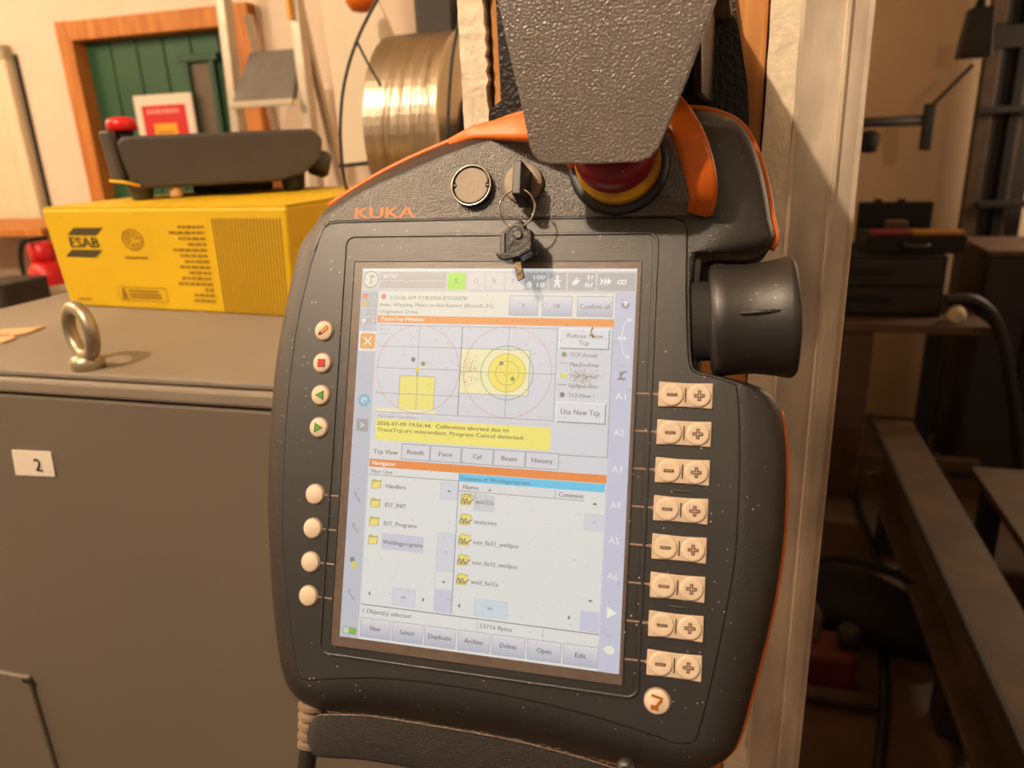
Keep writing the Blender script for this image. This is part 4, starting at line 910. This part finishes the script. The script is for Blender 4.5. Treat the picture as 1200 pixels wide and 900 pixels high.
LN(119.0, -25.6, 119.1, -81.6, DK, 0.3); LN(98.4, -81.4, 119.0, -81.4, DK, 0.3)
R_(9.4, -79.9, 25.0, -88.4, (222, 222, 222), 0.86); T('Tcp View', 11.3, -86.2, 2.0, 12.2, (100, 100, 102))
for x0, x1, s, w in ((25.1, 38.9, 'Result', 8.0), (39.1, 53.8, 'Face', 6.2), (54.0, 68.7, 'Cyl', 3.8), (68.9, 83.3, 'Beam', 7.0), (83.5, 98.3, 'History', 9.2)):
    R_(x0, -80.9, x1, -88.1, (140, 142, 146), 0.86); R_(x0 + 0.3, -81.2, x1 - 0.3, -87.8, (216, 218, 224), 0.87); T(s, (x0 + x1) / 2 - w / 2, -85.5, 2.0, w, (96, 96, 100))
# navigator window
R_(9.5, -88.8, 119.2, -92.4, (238, 132, 46), 0.88); T('Navigator', 11.0, -91.4, 1.8, 11.6, (250, 236, 220), bold=0.1)
R_(9.6, -92.4, 119.0, -171.0, WH, 0.84)
R_(53.4, -92.6, 118.8, -96.2, (74, 200, 240), 0.87); T('Contents of: Weldingprograms', 54.4, -95.4, 1.7, 31.5, (60, 130, 160))
T('Filter: User', 10.7, -95.2, 1.7, 10.8, (136, 136, 136)); LN(9.8, -96.0, 53.4, -96.0, DK, 0.3); LN(53.4, -92.6, 53.4, -154.8, (120, 124, 130), 0.3)
R_(53.6, -96.2, 110.2, -100.2, (222, 224, 226), 0.86); LN(53.5, -100.3, 110.2, -100.4, DK, 0.25); LN(97.3, -96.6, 97.3, -100.3, DK, 0.25)
T('Name', 55.6, -99.3, 1.9, 7.2, (110, 110, 112)); T('Comment', 99.0, -99.4, 1.9, 10.8, (110, 110, 112)); POLY([(67.0, -99.4), (69.0, -99.4), (68.0, -98.2)], (150, 150, 150))
R_(18.0, -122.2, 38.4, -129.5, (200, 206, 220), 0.86)
R_(60.8, -101.2, 70.6, -108.6, (206, 210, 216), 0.86)
for y, s, w in ((-100.6, 'Handlers', 9.6), (-109.2, 'IDT_INIT', 10.4), (-117.6, 'IDT_Programs', 16.0), (-126.0, 'Weldingprograms', 19.6)):
    POLY([(11.2, y - 1.9), (16.0, y - 1.4), (16.2, y + 2.4), (13.6, y + 2.0), (13.2, y + 2.6), (11.4, y + 2.2)], (196, 176, 84), 0.88); POLY([(11.5, y - 1.6), (15.3, y - 1.2), (15.8, y + 1.5), (12.0, y + 1.3)], (244, 224, 124), 0.885)
    T(s, 18.6, y - 1.0, 1.9, w, (118, 118, 120))
for y, s, w in ((-104.2, 'weld32a', 8.6), (-113.0, 'testsves', 10.4), (-122.0, 'tunt_fix31_weldpos', 20.8), (-130.9, 'tunt_fix32_weldpos', 20.8), (-139.4, 'weld_fix31a', 12.6)):
    POLY([(54.6, y - 2.2), (59.6, y - 2.0), (60.4, y + 2.4), (56.0, y + 3.0), (54.8, y + 1.6)], (208, 188, 84), 0.88); POLY([(55.0, y - 0.8), (59.8, y - 0.6), (60.0, y + 2.0), (56.0, y + 2.4)], (240, 224, 110), 0.885)
    zz = [(54.8, y - 1.0), (56.0, y + 0.8), (56.6, y - 1.4), (57.6, y + 0.9), (58.2, y - 1.2), (60.8, y + 0.6)]
    for a, b2 in zip(zz, zz[1:]): LN(*a, *b2, (70, 72, 120), 0.4, 0.93)
    T(s, 61.6, y - 1.2, 1.9, w, (132, 132, 134))
def SB(x0, y0, x1, y1, c=(212, 216, 226)): R_(x0, y0, x1, y1, (196, 200, 210), 0.865); R_(x0 + 0.25, y0 - 0.25, x1 - 0.25, y1 + 0.25, c, 0.87)
SB(44.8, -97.0, 53.3, -104.6); SB(44.8, -119.6, 53.3, -136.2); SB(44.8, -136.6, 53.3, -144.6, (226, 228, 228)); R_(44.8, -144.9, 53.3, -154.6, (200, 204, 220), 0.87)
SB(24.8, -146.1, 35.9, -153.9); SB(63.6, -146.6, 78.8, -154.4, (206, 220, 230)); SB(110.6, -105.8, 118.8, -112.6); R_(110.8, -146.6, 119.0, -155.2, (200, 204, 224), 0.87)
AR = (96, 98, 104)
POLY([(48.2, -101.2), (50.0, -101.2), (49.1, -100.2)], AR); POLY([(48.1, -140.8), (49.9, -140.8), (49.0, -141.9)], AR); POLY([(14.0, -149.0), (14.0, -151.0), (12.9, -150.0)], AR); POLY([(39.3, -149.0), (39.3, -151.0), (40.5, -150.0)], AR)
POLY([(113.8, -101.8), (115.8, -101.8), (114.8, -100.6)], AR); POLY([(113.8, -141.8), (115.8, -141.8), (114.8, -142.9)], AR); POLY([(57.2, -149.6), (57.2, -151.8), (56.1, -150.7)], AR); POLY([(105.6, -149.2), (105.6, -151.2), (106.7, -150.2)], AR)
T('=', 48.2, -128.6, 1.4, 1.6, (150, 152, 160)); T('=', 114.0, -109.8, 1.4, 1.6, (150, 152, 160)); T('III', 29.4, -150.6, 1.2, 1.8, (150, 152, 160)); T('III', 70.0, -151.0, 1.2, 1.8, (150, 152, 160))
LN(9.8, -155.2, 119.0, -155.8, (130, 134, 144), 0.45); T('1 Object(s) selected', 10.9, -158.9, 1.9, 23.2, (126, 126, 126)); T('53716 Bytes', 66.7, -159.2, 1.9, 14.6, (126, 126, 126)); LN(65.6, -156.4, 65.6, -160.0, (180, 182, 186), 0.3); LN(95.0, -156.4, 95.0, -160.0, (170, 172, 180), 0.3)
for (x0, x1, s, w) in ((10.3, 24.7, 'New', 5.0), (25.8, 40.3, 'Select', 7.0), (41.4, 55.8, 'Duplicate', 10.6), (57.2, 71.6, 'Archive', 8.6), (72.8, 87.4, 'Delete', 7.4), (88.7, 103.2, 'Open', 6.2), (104.5, 119.0, 'Edit', 4.6)): BTN(x0, -161.3, x1, -169.6, s, w, 2.0, tc=(92, 92, 96))
uo = ui.build('display_picture', E_, scr); to = tx.build('display_lettering', E_, scr)
# settled grime on the glass: specks and two rubbed spots
gm = MB(K); rnd = random.Random(11)
def speck(x, y, r, mi):
    n = 5; a0 = rnd.random() * 6
    gm.add([(x + r * rnd.uniform(0.6, 1.3) * math.cos(a0 + 6.283 * i / n), y + r * rnd.uniform(0.6, 1.3) * math.sin(a0 + 6.283 * i / n), 0.99) for i in range(n)], [list(range(n))], mi)
for k in range(1500): speck(rnd.uniform(0, 128), -abs(rnd.uniform(0, 171)) if k % 3 else -rnd.uniform(0, 70), rnd.choice((0.06, 0.08, 0.08, 0.10, 0.13, 0.2)), 0 if rnd.random() < 0.75 else 1)
for cx_, cy_, sx, sy, n in ((55.5, -46.5, 2.6, 3.2, 260), (107, -47.2, 3.6, 2.4, 360), (58.5, -102.0, 2.5, 1.0, 120)):
    for k in range(n): speck(rnd.gauss(cx_, sx), rnd.gauss(cy_, sy), rnd.uniform(0.08, 0.22), rnd.choice((1, 1, 1, 2)))
gm.build('screen_grime', [mat('grime_dark', (44, 36, 30), 0.9), mat('grime_brown', (132, 116, 92), 0.9), mat('grime_pale', (188, 176, 150), 0.9)], scr)['kind'] = 'stuff'
rs = MB(K); rs.tube(spline([(110.3, -25.6, 1.0), (109.7, -27.4, 1.3), (110.0, -29.0, 1.4), (111.0, -29.9, 1.2)], 5), [0.25] * 10 + [0.5] * 6, 6)
rs.build('grime_crumb', mat('crumb', (150, 120, 50), 0.6), scr)

# ---- round keys on the left
def round_key(x, y, r=4.7):
    k = MB(K).lathe([(r + 0.35, 0.3), (r + 0.35, 0.8), (r, 1.1)], o=(x, y, 0), n=32).build('round_key', M['keyedge'], pend)
    MB(K).lathe([(r - 0.25, 0.8), (r - 0.25, 1.5), (r - 0.8, 1.9), (0.4, 2.0)], o=(x, y, 0), n=32).build('key_cap', M['keytan'], k)
    return k
def icon(k, polys):
    for nm, mt, z, pts in polys: MB(K).prism([(p[0], p[1]) for p in pts], 1.9, z).build(nm, M[mt], k)
for j, y in enumerate((-30.0, -45.4, -60.6, -75.9)):
    x = -17.9 + 0.2 * j; k = round_key(x, y)
    if j == 0:
        def rp(pts, a): return [(x + p[0] * math.cos(a) - p[1] * math.sin(a), y + p[0] * math.sin(a) + p[1] * math.cos(a)) for p in pts]
        icon(k, [('icon_outline', 'symbol', 2.1, rp([(-3.3, 0), (-1.6, -1.0), (3.0, -1.0), (3.0, 1.0), (-1.6, 1.0)], 0.72)), ('icon_fill', 'icon_orange', 2.2, rp([(-1.3, -0.7), (2.7, -0.7), (2.7, 0.7), (-1.3, 0.7)], 0.72))])
    elif j == 1:
        icon(k, [('icon_outline', 'symbol', 2.1, [(x - 1.9, y - 1.9), (x + 1.9, y - 1.9), (x + 1.9, y + 1.9), (x - 1.9, y + 1.9)]), ('icon_fill', 'icon_red', 2.2, [(x - 1.6, y - 1.6), (x + 1.6, y - 1.6), (x + 1.6, y + 1.6), (x - 1.6, y + 1.6)])])
    else:
        s_ = -1 if j == 2 else 1; tri = lambda q: ([(x - s_ * q * 0.8, y - q), (x + s_ * q * 1.05, y), (x - s_ * q * 0.8, y + q)] if s_ > 0 else [(x + q * 0.8, y - q), (x + q * 0.8, y + q), (x - q * 1.05, y)])
        icon(k, [('icon_outline', 'symbol', 2.1, tri(2.3)), ('icon_fill', 'icon_green', 2.2, tri(1.8))])
for y in (-107.3, -123.2, -138.9, -154.6):
    x = -17.1; k = round_key(x, y)
    MB(K).box((x + 8.8, y + 0.1, 0.55), (8.8, 0.7, 0.3)).build('printed_lead', M['lead'], k)
# ---- eight plus minus rocker keys on the right
def rocker(y):
    x0, x1 = 139.4, 161.5; h = 10.7
    pts = []
    for i in range(9): t = i / 8; pts.append((x0 + (x1 - x0) * t, y - h - 0.35 * abs(2 * t - 1) ** 1.5 + 0.35))
    for i in range(9): t = i / 8; pts.append((x1 - (x1 - x0) * t, y + 0.35 * abs(2 * t - 1) ** 1.5 - 0.35))
    pl = MB(K).prism(pts, 0.3, 1.35).build('rocker_key', M['keytan2'], pend, bevel=0.0005, segs=3)
    yc_ = y - h / 2
    for xx in (145.0, 156.1):
        MB(K).lathe([(4.8, 1.2), (4.7, 1.75), (4.2, 2.0), (3.0, 1.85), (0.3, 1.8)], o=(xx, yc_, 0), n=32).build('key_pad', M['keytan'], pl)
    MB(K).box((150.5, yc_, 1.40), (0.5, 6.0, 0.24)).build('divider', M['symbol'], pl)
    def cross(x, a, t): return [(x - a, yc_ - t), (x - t, yc_ - t), (x - t, yc_ - a), (x + t, yc_ - a), (x + t, yc_ - t), (x + a, yc_ - t), (x + a, yc_ + t), (x + t, yc_ + t), (x + t, yc_ + a), (x - t, yc_ + a), (x - t, yc_ + t), (x - a, yc_ + t)]
    m_ = MB(K); m_.prism([(145 - 2.1, yc_ - 0.55), (145 + 2.1, yc_ - 0.55), (145 + 2.1, yc_ + 0.55), (145 - 2.1, yc_ + 0.55)], 1.8, 2.05, 0); m_.prism([(145 - 1.7, yc_ - 0.2), (145 + 1.7, yc_ - 0.2), (145 + 1.7, yc_ + 0.2), (145 - 1.7, yc_ + 0.2)], 1.8, 2.1, 1)
    m_.build('minus_sign', [M['symbol'], M['symfill']], pl)
    m_ = MB(K); m_.prism(cross(156.1, 2.15, 0.65), 1.8, 2.05, 0); m_.prism(cross(156.1, 1.8, 0.28), 1.8, 2.1, 1); m_.build('plus_sign', [M['symbol'], M['symfill']], pl)
    q_ = MB(K); q_.prism([(129.6, yc_ - 0.35), (138.4, yc_ - 0.35), (139.2, yc_ - 0.9), (139.6, yc_ - 0.9), (139.6, yc_ + 0.9), (139.2, yc_ + 0.9), (138.4, yc_ + 0.35), (129.6, yc_ + 0.35)], 0.3, 0.75)
    q_.build('printed_lead', M['lead'], pl)
for i in range(8): rocker(-48.0 - 15.86 * i)
for y in (-93.3, -140.8): MB(K).box((150.5, y, 0.55), (7.0, 0.9, 0.6)).build('tactile_mark', M['plastic'], pend, bevel=0.0003)
k = round_key(144.3, -179.8, 5.3)
x, y = 144.3, -179.8
rb = MB(K)
for pts in ([(x - 2.6, y - 3.0), (x + 0.6, y - 3.4), (x + 0.6, y - 1.4), (x - 2.4, y - 1.2)], [(x - 0.6, y - 1.4), (x + 0.6, y - 1.4), (x + 2.4, y + 0.6), (x + 1.6, y + 1.8), (x + 0.8, y + 0.8)], [(x - 2.6, y + 2.2), (x + 1.2, y + 1.4), (x + 2.4, y + 1.4), (x + 2.2, y + 2.2), (x - 2.2, y + 3.2)]): rb.prism(pts, 1.9, 2.15)
rb.build('robot_icon', M['icon_brown'], k)
# ---- name in orange letters
lg = MB(K); put_text(lg, 'KUKA', -5.8, 24.1, 5.2, 30.0, 0.36, bold=0.32); lg.build('name_lettering', M['logo'], pend)
# ---- disconnect button
p = L(552, 217, 3.5); x, y = p.x, p.y
db = MB(K).lathe([(9.6, 0.0), (9.6, 3.0), (9.2, 3.6), (8.6, 3.6), (8.5, 2.4)], o=(x, y, 0), n=40).build('disconnect_button', M['black'], pend)
MB(K).lathe([(9.5, 3.0), (9.5, 3.7), (9.0, 3.9), (8.8, 3.6)], o=(x, y, 0), n=48, cap0=False, cap1=False).build('metal_ring', M['chrome'], db)
cap_ = []
for i in range(64):
    a = 2 * math.pi * i / 64; r = 8.1
    if abs(math.sin(a)) < 0.13: r = 7.0
    cap_.append((x + r * math.cos(a), y + r * math.sin(a)))
MB(K).prism(cap_, 1.5, 3.5).build('button_cap', M['cap'], db, bevel=0.0003)
for s_ in (-1, 1): MB(K).box((x + s_ * 7.9, y, 3.0), (1.4, 1.5, 1.2)).build('snap_lug', M['black'], db, bevel=0.0003)
# ---- key switch with black grip
p = L(613, 214, 2.0); x, y = p.x, p.y
ks = MB(K).lathe([(9.0, 0.0), (9.0, 2.2), (8.2, 3.2), (6.0, 3.6), (0.5, 3.7)], o=(x, y, 0), n=40).build('key_switch', M['cap'], pend)
f0, f1 = L(601.5, 188, 19), L(609, 227, 19)
gx0, gx1, gy0, gy1 = f0.x, f1.x + 0.3, f1.y, f0.y
MB(K).hexa([(gx0 - 0.6, gy0 - 1.5, 2.6), (gx1 + 0.6, gy0 - 1.5, 2.6), (gx1 + 0.6, gy1 + 0.5, 2.6), (gx0 - 0.6, gy1 + 0.5, 2.6)], [(gx0, gy0, 19), (gx1, gy0, 19), (gx1, gy1, 19), (gx0, gy1, 19)]).build('key_grip', M['black'], ks, bevel=0.0006)
# ---- emergency stop
pe = L(722, 183, 12); x, y = pe.x, pe.y
e_ = MB(K).lathe([(22, 0.0), (22, 1.5), (20.8, 3.0), (18.8, 3.0)], o=(x, y, 0), n=48).build('emergency_stop', M['black'], pend)
MB(K).lathe([(18.2, 2.0), (18.2, 8.5), (17.3, 9.5), (13, 9.5)], o=(x, y, 0), n=48).build('yellow_collar', M['yellowp'], e_)
MB(K).lathe([(12, 9.0), (13, 12.5), (16.2, 13.5), (17.0, 15.5), (17.0, 20.5), (15.8, 23.5), (13.0, 25.2), (1.0, 26.0)], o=(x, y, 0), n=48).build('red_mushroom', M['red'], e_)
ar = MB(K)
for a in (0.9, 3.0, 5.1):
    pts = [(x + 12.5 * math.cos(a + 0.10 * i), y + 12.5 * math.sin(a + 0.10 * i), 25.6 - 0.02 * i) for i in range(9)]
    ar.tube(pts, [0.7] * 6 + [1.6, 1.0, 0.2], 6)
ar.build('turn_arrows', M['red'], e_)
# ---- orange horn guards round the stop button
def sweep(path, w, t, name, m, up=Vector((0, 0, 1)), parent=pend):
    P_ = spline(path, 8); n = len(P_); rings = []
    for i in range(n):
        tg = (P_[min(i + 1, n - 1)] - P_[max(i - 1, 0)]).normalized(); sd = tg.cross(up).normalized(); nn = sd.cross(tg).normalized()
        f = i / (n - 1); ww = w[0] + (w[1] - w[0]) * f if isinstance(w, tuple) else w(f); tt = t(f) if callable(t) else t
        prof = rrect(-ww / 2, -tt / 2, ww / 2, tt / 2, min(ww, tt) * 0.42, 4)
        rings.append([tuple(P_[i] + sd * a + nn * b) for a, b in prof])
    return MB(K).loft(rings).build(name, m, parent)
c_ = Vector((x, y, 0))
def arcp(a, r, z): a = math.radians(a); return Vector((x + r * math.cos(a), y + r * math.sin(a), z))
sweep([L(821, 246, 1.0), L(824, 225, 11), L(819, 196, 17), L(809, 165, 19), L(795, 138, 14), L(782, 120, 2), L(775, 112, -10)], lambda f: 10.5 + 2.0 * math.sin(math.pi * f), lambda f: 6.0, 'horn_guard', M['orange'])
sweep([L(528, 167, -14), L(556, 156, -8), L(584, 152, 2), L(612, 150, 10), L(640, 152, 15), L(660, 160, 16), L(667, 174, 10), L(668, 186, 1)], lambda f: 4.0 + 8.0 * min(1, f * 2.4), lambda f: 3.0 + 3.0 * min(1, f * 2), 'horn_guard', M['orange'])
# ---- jog knob on the right
kz = -8.0
k0 = L(837, 376, kz); k1 = L(926, 372, kz)
ax = (k1 - k0).normalized(); ln = (k1 - k0).length
jk = MB(K).lathe([(17, -9.0), (17, -2.0), (20, -1.5)], o=tuple(k0), ax=tuple(ax), n=48).build('jog_knob', M['blackmatte'], pend)
MB(K).lathe([(20.5, -2.0), (23.2, -1.0), (24.2, 1.2), (23.6, 5.0), (23.0, 12.0), (23.2, ln * 0.55), (24.3, ln * 0.8), (25.4, ln * 0.95), (25.2, ln), (24.0, ln + 1.4), (16.0, ln + 2.8), (1.0, ln + 3.4)], o=tuple(k0), ax=tuple(ax), n=64).build('knob_sleeve', M['black'], jk)
m0, m1 = L(868, 367, kz + 23.6), L(915, 364, kz + 23.8)
MB(K).tube([tuple(m0), tuple(m0.lerp(m1, 0.5)), tuple(m1)], [0.6, 0.9, 0.7], 8).build('index_rib', M['black'], jk)
rc = MB(K); rc.hexa([(151, -42, -30), (156.5, -42, -30), (156.5, 5.5, -30), (151, 5.5, -30)], [(151.0, -42, -2.5), (154.5, -42, -3.5), (154.5, 5.5, -3.5), (151.0, 5.5, -2.5)]); rc.build('knob_recess', M['black'], pend, bevel=0.0006)
# ---- hand strap, strain relief and cable below
tops = [(366, 848), (371, 840), (380, 837), (430, 838), (480, 845), (540, 855), (600, 866), (660, 881), (720, 899), (790, 925)]
sh = [9, 16, 19.5, 20, 20, 20.5, 21, 21, 21, 21]; szv = [-9, -2, 2.5, 5, 6, 6.5, 6.5, 6, 5, 3]
tp = spline([L(u, v, z) for (u, v), z in zip(tops, szv)], 6); hh = spline([(s_, 0, 0) for s_ in sh], 6)
rr_ = []
for i, (p, h) in enumerate(zip(tp, hh)):
    t = (tp[min(i + 1, len(tp) - 1)] - tp[max(i - 1, 0)]).normalized(); n = Vector((-t.z, 0, t.x)).normalized()
    dn = Vector((-0.05, -1, 0)) * h.x
    prof = []
    for a, b2 in ((0.0, -2.0), (0.02, 0.6), (0.10, 1.4), (0.5, 2.0), (0.9, 1.4), (0.98, 0.6), (1.0, -2.0)): prof.append(tuple(p + dn * a + n * b2))
    rr_.append(prof)
st = MB(K).loft(rr_).build('hand_strap', M['strap'], pend)
fz = MB(K)
rnd = random.Random(3)
for i in range(8, len(tp) - 4):
    if rnd.random() < 0.75:
        p = tp[i] + Vector((0, 0.1, 0.6)); q = p + Vector((rnd.uniform(1, 4), rnd.uniform(-0.2, 1.2), rnd.uniform(0, 1))); fz.tube([tuple(p), tuple((p + q) / 2 + Vector((0, 0.4, 0))), tuple(q)], 0.16, 4)
fz.tube([tuple(p + Vector((0, 0.0, 0.9))) for p in tp[6:]], 0.35, 6)
fz.build('frayed_edge', M['fuzz'], st)
bkp = L(735, 898, 8)
MB(K).lathe([(3.4, 0), (4.2, 1.5), (4.2, 4), (2.5, 5.5)], o=tuple(bkp), n=20).build('strap_rivet', M['black'], st)
g = L(364, 852, -14)
gl = MB(K); rel = []
for i in range(5):
    h = -1.0 - 4.6 * i; r = 7.4 - 0.35 * i
    rel += [(r - 1.6, h), (r, h - 0.9), (r, h - 2.7), (r - 1.6, h - 3.5)]
gtop = L(368, 822, -16); gbot = L(362, 885, -16)
gax = (gtop - gbot).normalized()
MB(K).lathe([(a, b2 + 1) for a, b2 in rel][::-1], o=tuple(gtop), ax=tuple(gax), n=28, smooth=False).build('strain_relief', M['gland'], pend)
cb = spline([gtop - gax * 16, gtop - gax * 40, gtop - gax * 80 + Vector((4, 0, -10)), gtop - gax * 160 + Vector((30, 0, -70))], 6)
MB(K).tube([tuple(p) for p in cb], 4.4, 12).build('pendant_cable', M['cable'], pend)
# ---- key ring and hanging key: things of their own, hooked into the grip
rc_ = L(606, 244, 14.5)
rgp = [(rc_.x + 8.0 * math.cos(t), rc_.y + 8.0 * math.sin(t), rc_.z + 1.2 * math.sin(t * 1.0 + 0.6)) for t in [2 * math.pi * i / 48 for i in range(48)]]
def to_pend(o): o.matrix_world = PMAT; return o
tag(to_pend(MB(K).tube(rgp, 0.42, 8, closed=True).build('key_ring', M['chrome'])), 'thin metal key ring hanging from the black switch grip', 'key ring')
key = thing('hanging_key', 'black plastic headed key hanging from the key ring over the screen edge', 'key', PMAT)
zk = 13.0
def kp(u, v, z=zk): q = L(u, v, z); return (q.x, q.y)
MB(K).prism([kp(*q) for q in ((587, 274), (586.5, 297), (600, 301), (625, 294), (624, 270), (617, 269), (614, 260), (609, 258), (598, 266))][::1], zk - 4.5, zk + 1.5).build('key_head', M['glossblack'], key, bevel=0.0007, segs=3)
MB(K).prism([kp(*q) for q in ((582, 298), (585.5, 304), (594, 307), (610, 303), (625, 295), (624, 288), (606, 297), (588, 297))], zk - 5.5, zk + 2.6).build('head_collar', M['glossblack'], key, bevel=0.0007, segs=3)
MB(K).hexa([(*kp(586, 274, zk + 1.5), zk - 3), (*kp(592, 274, zk + 1.5), zk - 3), (*kp(592, 297, zk + 1.5), zk - 3), (*kp(586, 297, zk + 1.5), zk - 3)], [(*kp(586, 273, zk + 2.2), zk + 2.2), (*kp(592, 272, zk + 2.2), zk + 2.2), (*kp(592, 297, zk + 2.2), zk + 2.2), (*kp(586, 297, zk + 2.2), zk + 2.2)]).build('head_rib', M['black'], key, bevel=0.0004)
he = kp(608, 276)
MB(K).lathe([(1.9, zk + 1.4), (2.1, zk + 1.9), (1.4, zk + 1.9)], o=(he[0], he[1], 0), n=20).build('eyelet', M['black'], key)
MB(K).prism([kp(*q) for q in ((600.5, 304), (602, 312), (604, 316), (606.5, 329), (609, 328), (614.8, 325), (613, 317), (611.5, 312), (610.5, 302))], zk - 1.4, zk + 0.3).build('key_blade', M['keymetal'], key, bevel=0.0002)
# ================================================================ painted steel holder
FY = 0.30
hold = thing('pendant_holder', 'dark hammered steel holder plate hooked over the top of the large pendant', 'holder', FR(Vector((0.06, 0.45, 1.50))))
HI = hold.matrix_world.inverted()
npl = ray(705, 100); npl.z = 0; npl.normalize()
def hp_(u, v, off=0.0): 
    fp = CAM + WM @ (PR @ Vector((108, 60, 45)) + PT) * 0.001
    return HI @ onplane(u, v, fp - YR * off, YR)
fl_ = [(578, -30), (583, 0), (596, 60), (610, 120), (620, 170), (624, 181), (631, 188), (643, 192.5), (700, 192), (748, 190), (762, 185), (771, 175), (776, 164), (790, 130), (806, 90), (824, 40), (839, 0), (850, -30)]
fr_ = [hp_(u, v) for u, v in fl_]
zt3 = max(p.z for p in fr_) 
bodyp = [(p.x, p.y, p.z) for p in fr_] 
fm = MB(); nF = len(bodyp)
th = 0.0032
front = bodyp; back = [(p[0], p[1] + th, p[2]) for p in bodyp]
fm.add(front + back, [list(range(nF)), list(range(2 * nF - 1, nF - 1, -1))] + [(i, i + nF, (i + 1) % nF + nF, (i + 1) % nF) for i in range(nF)])
fm.build('front_plate', M['hammer'], hold, bevel=0.0006)
yback = HI @ (CP + XR * 0.0); yb_ = (HI @ room(0.0, yc, 1.5)).y + 0.005
def hb_(u, v, y): # seen point on a plane at holder depth y
    p0 = hold.matrix_world @ Vector((0, y, 0)); return HI @ onplane(u, v, p0, YR)
bpts = [(576, -30), (581, 0), (587, 118), (552, 148), (556, 175), (870, 175), (878, 140), (876, 98), (861, 0), (857, -30)]
bb_ = [hb_(u, v, yb_ - 0.004) for u, v in bpts]
bm_ = MB(); n9 = len(bb_)
bm_.add([(p.x, yb_ - 0.004, p.z) for p in bb_] + [(p.x, yb_ - 0.0005, p.z) for p in bb_], [list(range(n9)), list(range(2 * n9 - 1, n9 - 1, -1))] + [(i, i + n9, (i + 1) % n9 + n9, (i + 1) % n9) for i in range(n9)])
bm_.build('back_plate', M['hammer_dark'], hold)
yf = fr_[0].y
ztop = zt3
for uf, vf in ((604, 60), (812, 60)):
    pf_ = hp_(uf, vf); x_ = pf_.x; zb_ = hb_(700, 128, yb_ - 0.004).z
    MB().hexa([(x_ - 0.0015, yf + 0.045, zb_), (x_ + 0.0015, yf + 0.045, zb_), (x_ + 0.0015, yb_ - 0.004, zb_), (x_ - 0.0015, yb_ - 0.004, zb_)],
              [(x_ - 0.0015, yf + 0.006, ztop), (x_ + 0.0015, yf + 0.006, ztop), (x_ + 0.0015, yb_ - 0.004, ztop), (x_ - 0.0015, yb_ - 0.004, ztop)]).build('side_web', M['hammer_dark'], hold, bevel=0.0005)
xa, xb = fr_[0].x, fr_[-1].x
MB().box(((xa + xb) / 2, (yf + yb_) / 2, ztop + 0.0018), (xb - xa, yb_ - yf - 0.001, 0.0032)).build('top_bridge', M['hammer'], hold, bevel=0.0006)
rp_ = HI @ (PMAT @ Vector((0.09, 0.03, -0.0490)))
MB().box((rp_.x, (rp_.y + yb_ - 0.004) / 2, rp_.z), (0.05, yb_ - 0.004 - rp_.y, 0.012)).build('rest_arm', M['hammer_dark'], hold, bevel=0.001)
